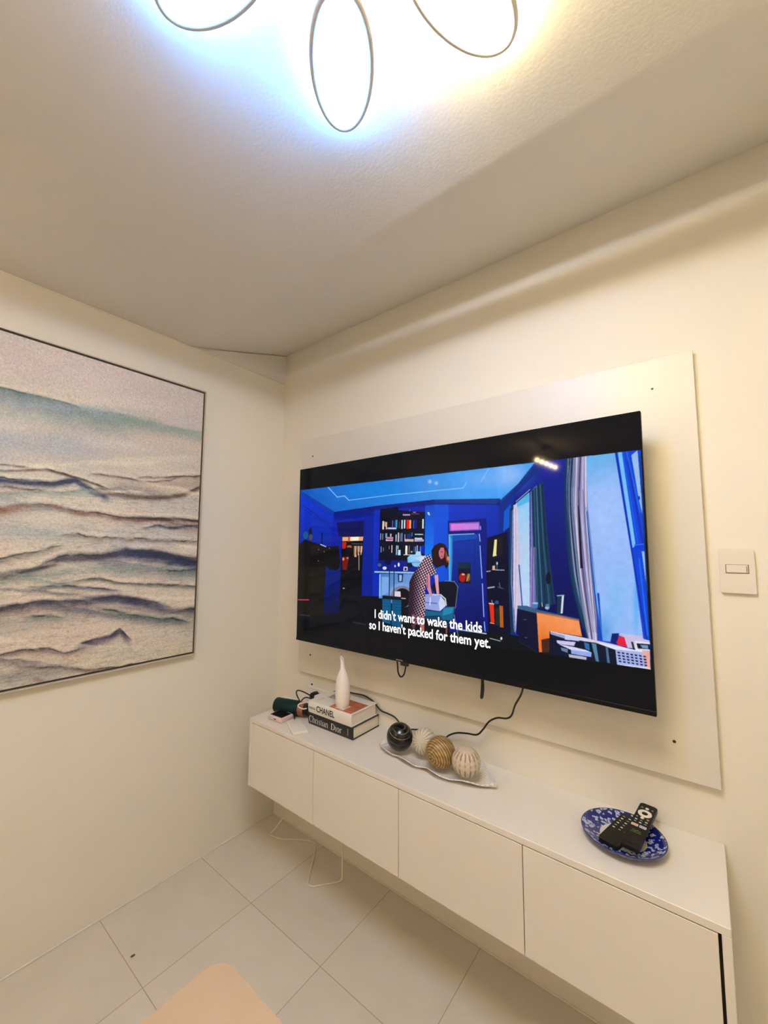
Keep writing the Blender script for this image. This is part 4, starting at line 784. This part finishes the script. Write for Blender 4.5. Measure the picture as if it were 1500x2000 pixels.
def tray_mat():
    m = mat('tray_ceramic', (0.80, 0.755, 0.74), 0.35, var=0.02); nt = m.node_tree; b = nt.nodes['Principled BSDF']
    tc = nt.nodes.new('ShaderNodeTexCoord'); mp = nt.nodes.new('ShaderNodeMapping'); mp.inputs['Rotation'].default_value = (0, 0, math.radians(28)); nt.links.new(tc.outputs['Object'], mp.inputs[0])
    wv = nt.nodes.new('ShaderNodeTexWave'); wv.inputs['Scale'].default_value = 38; wv.inputs['Distortion'].default_value = 1.5; nt.links.new(mp.outputs[0], wv.inputs['Vector'])
    cr = nt.nodes.new('ShaderNodeValToRGB'); cr.color_ramp.elements[0].position = 0.0; cr.color_ramp.elements[1].position = 0.35; cr.color_ramp.elements[0].color = (0.60, 0.54, 0.53, 1); cr.color_ramp.elements[1].color = (0.86, 0.83, 0.81, 1)
    nt.links.new(wv.outputs['Fac'], cr.inputs[0]); nt.links.new(cr.outputs[0], b.inputs['Base Color']); return m
obj('leaf_tray', tr, tray_mat(), loc=(1.09, -0.12, ZT), smooth=True, label='long white wavy-edged tray with fine grooves holding four decorative balls', cat='tray')
def ball(name, label, c, r, axis, fr_, fc, rough, group='decorative balls on the wavy tray'):
    """fr_(lat,lon)->radius factor, fc(lat,lon)->srgb colour; lat measured from the pole 'axis'"""
    nla, nlo = 120, 168; bm = bmesh.new(); q = Vector((0, 0, 1)).rotation_difference(Vector(axis).normalized()); rows = []; cols = []
    for i in range(nla + 1):
        la = PI * i / nla; row = []
        for j in range(nlo if 0 < i < nla else 1):
            lo = 2 * PI * j / nlo; rr = r * fr_(la, lo); p = Vector((math.sin(la) * math.cos(lo), math.sin(la) * math.sin(lo), math.cos(la))) * rr
            row.append(bm.verts.new(Vector(c) + q @ p)); cols.append(fc(la, lo))
        rows.append(row)
    for i in range(nla):
        A, B = rows[i], rows[i + 1]
        for j in range(nlo):
            k = (j + 1) % nlo
            if i == 0: bm.faces.new((A[0], B[j], B[k]))
            elif i == nla - 1: bm.faces.new((A[j], B[0], A[k]))
            else: bm.faces.new((A[j], B[j], B[k], A[k]))
    o = obj(name, bm, mat(name + '_surface', (1, 1, 1), rough, attr='pic'), loc=(c[0], c[1], c[2] - r), smooth=True, label=label, cat='decorative ball', group=group)
    ca = o.data.color_attributes.new('pic', 'FLOAT_COLOR', 'POINT'); a = np.ones((len(cols), 4), np.float32); a[:, :3] = lin(np.array(cols)); ca.data.foreach_set('color', a.reshape(-1)); return o
def sstep(x, a, b): t = min(max((x - a) / (b - a), 0), 1); return t * t * (3 - 2 * t)
# black ball with thin pale engraved rings
def fc1(la, lo):
    la2 = la + 0.06 * math.sin(lo + 1); d = min(abs(la2 - k) for k in (0.30, 0.62, 0.98, 1.42, 1.85, 2.3)); t = 1 - sstep(d, 0.010, 0.030); w_ = (0.55 + 0.45 * math.sin(lo * 1.0 + la * 3)) * t
    return tuple(12 + w_ * 110 for _ in range(3))
ball('black_ball', 'glossy black decorative ball with thin pale curved lines, leftmost on the tray', (0.943, -0.153, 0.7035), 0.0495, (0.35, -0.2, 0.9), lambda a, b: 1.0, fc1, 0.22)
# white ribbed ball
def fr2(la, lo): return 1 - 0.055 * (1 - abs(math.sin(lo * 9))) ** 1.5 * math.sin(la) ** 0.5
def fc2(la, lo): g_ = (1 - abs(math.sin(lo * 9))) ** 2; return (214 - 44 * g_, 206 - 52 * g_, 190 - 56 * g_)
ball('white_ribbed_ball', 'off-white ribbed decorative ball tucked between the black and gold balls', (1.034, -0.1225, 0.701), 0.0455, (0.2, -0.92, 0.35), fr2, fc2, 0.5)
def fr3(la, lo): return 1 - 0.016 * (0.5 + 0.5 * math.cos((la + 0.04 * math.sin(lo * 2)) * 36))
def fc3(la, lo):
    g_ = 0.5 + 0.5 * math.cos((la + 0.04 * math.sin(lo * 2)) * 36); g_ = g_ ** 2; n_ = 0.5 + 0.5 * math.sin(lo * 7 + la * 11) * math.sin(lo * 3 - la * 5); b_ = (150 + 50 * n_, 118 + 46 * n_, 66 + 40 * n_)
    if la < 0.06: return (60, 40, 24)
    return tuple(v * (1 - 0.5 * g_) for v in b_)
ball('gold_ball', 'gold-brown decorative ball with concentric carved rings', (1.124, -0.161, 0.7040), 0.0520, (-0.15, -0.90, -0.10), fr3, fc3, 0.45)
def fr4(la, lo):
    g_ = (1 - abs(math.sin(lo * 8))) ** 3; return 1.0 - 0.04 * g_ * math.sin(la)
def fc4(la, lo):
    g_ = (1 - abs(math.sin(lo * 8))) ** 3.2; d = (1 - sstep(abs(la - 0.86), 0.20, 0.30)) + (1 - sstep(abs(la - 2.02), 0.28, 0.36)) * 0.9 + (1 - sstep(abs(la - 1.40), 0.05, 0.10)) * 0.5 + 0.08; n_ = 0.5 + 0.5 * math.sin(lo * 8 + 3 * math.sin(la * 9)); f = min(1, g_ * d)
    return (206 - 120 * f - 8 * n_, 190 - 118 * f - 10 * n_, 172 - 112 * f - 12 * n_)
ball('white_slotted_ball', 'white decorative ball with dark vertical slits, rightmost on the tray', (1.221, -0.158, 0.7015), 0.0475, (0.05, -0.05, 1), fr4, fc4, 0.5)

# ------------------------------------------------------------------ blue and white plate with two remotes
px_, py_ = 1.676, -0.149
pl = lathe([(0.0, 0.003), (0.040, 0.003), (0.042, 0.0), (0.052, 0.0), (0.056, 0.004), (0.072, 0.0065), (0.088, 0.0125), (0.0995, 0.0215), (0.1005, 0.0235), (0.0985, 0.0240), (0.086, 0.0158), (0.072, 0.0105), (0.060, 0.0085), (0.050, 0.0080), (0.0, 0.0080)], (px_, py_, ZT), 96)
def plate_mat():
    m = bpy.data.materials.new('blue_white_glaze'); m.use_nodes = True; nt = m.node_tree; b = nt.nodes['Principled BSDF']; b.inputs['Roughness'].default_value = 0.12; b.inputs['Coat Weight'].default_value = 0.3
    tc = nt.nodes.new('ShaderNodeTexCoord'); n = nt.nodes.new('ShaderNodeTexNoise'); n.inputs['Scale'].default_value = 62; n.inputs['Detail'].default_value = 1.5; nt.links.new(tc.outputs['Object'], n.inputs['Vector'])
    v = nt.nodes.new('ShaderNodeTexVoronoi'); v.inputs['Scale'].default_value = 82; v.feature = 'F1'; 
    ad_ = nt.nodes.new('ShaderNodeMixRGB'); ad_.blend_type = 'ADD'; ad_.inputs[0].default_value = 0.02; nt.links.new(tc.outputs['Object'], ad_.inputs[1]); nt.links.new(n.outputs['Color'], ad_.inputs[2]); nt.links.new(ad_.outputs[0], v.inputs['Vector'])
    cr = nt.nodes.new('ShaderNodeValToRGB'); e = cr.color_ramp.elements; e[0].position = 0.10; e[0].color = (0.03, 0.05, 0.25, 1); e[1].position = 0.16; e[1].color = (0.42, 0.48, 0.72, 1)
    x = e.new(0.40); x.color = (0.42, 0.48, 0.72, 1); x = e.new(0.47); x.color = (0.006, 0.012, 0.17, 1); nt.links.new(v.outputs['Distance'], cr.inputs[0])
    sx = nt.nodes.new('ShaderNodeVectorMath'); sx.operation = 'MULTIPLY'; sx.inputs[1].default_value = (1, 1, 0); nt.links.new(tc.outputs['Object'], sx.inputs[0])
    ln = nt.nodes.new('ShaderNodeVectorMath'); ln.operation = 'LENGTH'; nt.links.new(sx.outputs[0], ln.inputs[0])
    r2 = nt.nodes.new('ShaderNodeValToRGB'); r2.color_ramp.interpolation = 'CONSTANT'; e = r2.color_ramp.elements; e[0].position = 0; e[0].color = (1, 1, 1, 1); e[1].position = 0.054; e[1].color = (0, 0, 0, 1); nt.links.new(ln.outputs['Value'], r2.inputs[0])
    r3 = nt.nodes.new('ShaderNodeValToRGB'); r3.color_ramp.interpolation = 'CONSTANT'; e = r3.color_ramp.elements; e[0].position = 0; e[0].color = (0, 0, 0, 1); e[1].position = 0.0975; e[1].color = (1, 1, 1, 1); nt.links.new(ln.outputs['Value'], r3.inputs[0])
    m1 = nt.nodes.new('ShaderNodeMixRGB'); nt.links.new(r2.outputs[0], m1.inputs[0]); nt.links.new(cr.outputs[0], m1.inputs[1]); m1.inputs[2].default_value = (0.62, 0.60, 0.55, 1)
    m2 = nt.nodes.new('ShaderNodeMixRGB'); nt.links.new(r3.outputs[0], m2.inputs[0]); nt.links.new(m1.outputs[0], m2.inputs[1]); m2.inputs[2].default_value = (0.02, 0.03, 0.14, 1); nt.links.new(m2.outputs[0], b.inputs['Base Color'])
    return m
obj('patterned_plate', pl, plate_mat(), loc=(px_, py_, ZT), smooth=True, label='round blue and white floral plate holding two remotes at the right end of the cabinet', cat='plate')
M_REM = mat('remote_black', (0.006, 0.006, 0.006), 0.45, spec=0.25)
def remote(name, label, p0, p1, wid, thk):
    """p0 near end, p1 far end, on the centre line of the underside; returns thing and a placer for button parts"""
    p0, p1 = Vector(p0), Vector(p1); d = p1 - p0; L_ = d.length; d.normalize(); sd = Vector((d.y, -d.x, 0)).normalized(); up = sd.cross(d)
    if up.z < 0: up = -up
    t = thing(name, label, 'remote control', tuple((p0 + p1) / 2))
    Mx = Matrix((( sd.x, d.x, up.x, p0.x), (sd.y, d.y, up.y, p0.y), (sd.z, d.z, up.z, p0.z), (0, 0, 0, 1)))
    bm = prism(rrect(-wid / 2, 0, wid / 2, L_, 0.007), 2, 0, thk); bmesh.ops.bevel(bm, geom=[e for e in bm.edges if all(abs(v.co.z - thk) < 1e-6 for v in e.verts) or all(abs(v.co.z) < 1e-6 for v in e.verts)], offset=0.0010, segments=2, affect='EDGES')
    bm.transform(Mx); obj('body', bm, M_REM, t, smooth='auto')
    def part(nm, bm2, m, lab=None): bm2.transform(Mx); return obj(nm, bm2, m, t, smooth='auto', label=lab)
    return t, part, L_, thk
M_RW = mat('button_white', (0.80, 0.76, 0.70), 0.4); M_RG = mat('button_grey', (0.30, 0.30, 0.28), 0.4); M_LG = mat('logo_green', (0.14, 0.26, 0.03), 0.4)
def disc(x, y, r, z0, z1, seg=20): return prism([(x + r * math.cos(2 * PI * k / seg), y + r * math.sin(2 * PI * k / seg)) for k in range(seg)], 2, z0, z1)
tB, pB, LB, kB = remote('remote_control', 'black remote with rows of tiny white buttons lying under the other remote on the plate', (1.650, -0.212, 0.6475), (1.690, -0.068, 0.6540), 0.050, 0.009)
random.seed(3)
for r_i in range(6):
    for c_i in range(3):
        y = LB - 0.018 - 0.0125 * r_i; x = -0.015 + 0.015 * c_i
        pB('button', prism(rrect(x - 0.0030, y - 0.0014, x + 0.0030, y + 0.0014, 0.0012, 3), 2, kB, kB + 0.0010), M_RW if (r_i + c_i) % 2 else M_RG)
tA, pA, LA, kA = remote('remote_control', 'black remote with a white ring button, topmost across the plate', (1.700, -0.222, 0.6640), (1.727, -0.024, 0.6770), 0.042, 0.010)
yr = LA - 0.048
ringb = bmesh.new(); n_ = 36
for z, sgn in ((0, 1),):
    ro = [ringb.verts.new((0.0165 * math.cos(2 * PI * k / n_), yr + 0.0165 * math.sin(2 * PI * k / n_), kA + 0.0012)) for k in range(n_)]; ri = [ringb.verts.new((0.0075 * math.cos(2 * PI * k / n_), yr + 0.0075 * math.sin(2 * PI * k / n_), kA + 0.0012)) for k in range(n_)]
    ro2 = [ringb.verts.new((v.co.x, v.co.y, kA - 0.0002)) for v in ro]; ri2 = [ringb.verts.new((v.co.x, v.co.y, kA - 0.0002)) for v in ri]
    for k in range(n_):
        j = (k + 1) % n_; ringb.faces.new((ro[k], ro[j], ri[j], ri[k])); ringb.faces.new((ro2[k], ro2[j], ro[j], ro[k])); ringb.faces.new((ri[k], ri[j], ri2[j], ri2[k])); ringb.faces.new((ro2[j], ro2[k], ri2[k], ri2[j]))
pA('ring_button', ringb, M_RW, 'white ring button'); pA('centre_button', disc(0, yr, 0.0065, kA, kA + 0.0012), M_REM)
for x, y, r in ((0.0, LA - 0.0225, 0.0042), (-0.0125, LA - 0.0225, 0.0022), (0.0125, LA - 0.0225, 0.0022), (-0.001, yr - 0.0225, 0.0045), (0.0125, yr - 0.0235, 0.003), (-0.0135, yr - 0.0225, 0.002)): pA('button', disc(x, y, r, kA, kA + 0.0012), M_RW if r > 0.003 else M_RG)
for j in range(2):
    for i in range(3): pA('button', prism(rrect(-0.0155 + 0.012 * i, yr - 0.037 - 0.010 * j, -0.0095 + 0.012 * i, yr - 0.0345 - 0.010 * j, 0.001, 3), 2, kA, kA + 0.0010), M_RG if (i + j) % 2 else M_RW)
k1 = pA('app_button', prism(rrect(-0.0175, yr - 0.066, -0.0015, yr - 0.0570, 0.001, 3), 2, kA, kA + 0.0010), mat('button_pale_red', (0.74, 0.56, 0.52), 0.4), 'pale button with red lettering')
k2 = pA('app_button', prism(rrect(0.0015, yr - 0.066, 0.0175, yr - 0.0570, 0.001, 3), 2, kA, kA + 0.0010), mat('button_pale_blue', (0.62, 0.62, 0.78), 0.4), 'pale button with blue lettering')
bm = bmesh.new()
for i in range(6): bmesh.ops.create_cube(bm, size=1, matrix=Matrix.Translation((-0.0145 + 0.0022 * i, yr - 0.0615, kA + 0.0011)) @ Matrix.Diagonal((0.0012, 0.003, 0.0004, 1)))
pA('button_lettering', bm, mat('print_red', (0.55, 0.12, 0.08), 0.5))
bm = bmesh.new()
for i in range(6): bmesh.ops.create_cube(bm, size=1, matrix=Matrix.Translation((0.0040 + 0.0022 * i, yr - 0.0625, kA + 0.0011)) @ Matrix.Diagonal((0.0012, 0.0026, 0.0004, 1)))
pA('button_lettering', bm, mat('print_blue', (0.06, 0.07, 0.40), 0.5))
bm = bmesh.new(); rs2 = random.Random(2)
for i in range(7): bmesh.ops.create_cube(bm, size=1, matrix=Matrix.Translation((-0.009 + 0.003 * i, yr - 0.084 + 0.0016 * math.sin(i * 2), kA + 0.0002)) @ Matrix.Rotation(rs2.uniform(-0.6, 0.6), 4, 'Z') @ Matrix.Diagonal((0.0012, 0.0065 - abs(i - 3) * 0.0010, 0.0005, 1)))
bmesh.ops.create_cube(bm, size=1, matrix=Matrix.Translation((0.0, yr - 0.0915, kA + 0.0002)) @ Matrix.Diagonal((0.024, 0.0010, 0.0005, 1)))
pA('logo', bm, M_LG, 'small green mark')

# ------------------------------------------------------------------ white cord under the cabinet
cz = 0.003
obj('floor_cord', tube(smooth_path([(0.31, -0.10, 0.342), (0.275, -0.10, 0.24), (0.231, -0.10, 0.14), (0.165, -0.115, 0.045), (0.133, -0.119, 0.010), (0.150, -0.113, cz), (0.200, -0.098, cz), (0.27, -0.050, cz), (0.328, -0.022, cz), (0.352, -0.024, cz), (0.372, -0.045, cz), (0.41, -0.085, cz), (0.455, -0.145, cz), (0.485, -0.185, cz), (0.505, -0.200, cz), (0.528, -0.194, cz), (0.552, -0.163, cz), (0.580, -0.130, cz), (0.598, -0.108, 0.006), (0.603, -0.100, 0.025), (0.601, -0.098, 0.13), (0.60, -0.095, 0.342)]), 0.003, 8), mat('ivory_cord', (0.82, 0.74, 0.60), 0.45), loc=(0.4, -0.1, 0), smooth=True, label='ivory cord looping from under the floating cabinet onto the tiles', cat='cord')
# crumb
bm = bmesh.new(); bmesh.ops.create_icosphere(bm, subdivisions=2, radius=1); bmesh.ops.scale(bm, vec=(0.0035, 0.0075, 0.0025), verts=bm.verts); bmesh.ops.rotate(bm, verts=bm.verts, cent=(0, 0, 0), matrix=Matrix.Rotation(math.radians(-10), 3, 'Z')); bmesh.ops.translate(bm, verts=bm.verts, vec=(0.252, -0.778, 0.0024))
obj('crumb', bm, mat('crumb_brown', (0.10, 0.07, 0.04), 0.8), loc=(0.252, -0.778, 0), smooth=True, label='small dark crumb on the floor tile near the left wall', cat='crumb')
for p_, lab in (((0.563, -0.526), 'tiny white paper speck on the floor tile'), ):
    pass

# ------------------------------------------------------------------ beige stool
st = thing('upholstered_stool', 'square beige upholstered stool with rounded corners in the foreground', 'stool', (1.16, -1.09, 0))
M_TAN = mat('beige_upholstery', (0.60, 0.45, 0.30), 0.6, bump=0.25, bscale=350, var=0.03)
bm = prism(rrect(0.932, -1.312, 1.385, -0.862, 0.050, 10), 2, 0.385, 0.45)
bmesh.ops.bevel(bm, geom=[e for e in bm.edges if all(abs(v.co.z - 0.45) < 1e-6 for v in e.verts) or all(abs(v.co.z - 0.385) < 1e-6 for v in e.verts)], offset=0.014, segments=5, affect='EDGES')
obj('cushion', bm, M_TAN, st, smooth='auto')
obj('seat_base', prism(rrect(0.955, -1.289, 1.362, -0.885, 0.04, 8), 2, 0.35, 0.387), M_TAN, st)
for x in (0.985, 1.332):
    for y in (-1.26, -0.915): obj('leg', tube([(x, y, 0.352), (x, y, 0.0)], [0.018, 0.012], 14), mat('leg_wood', (0.30, 0.18, 0.09), 0.5), st, smooth='auto')
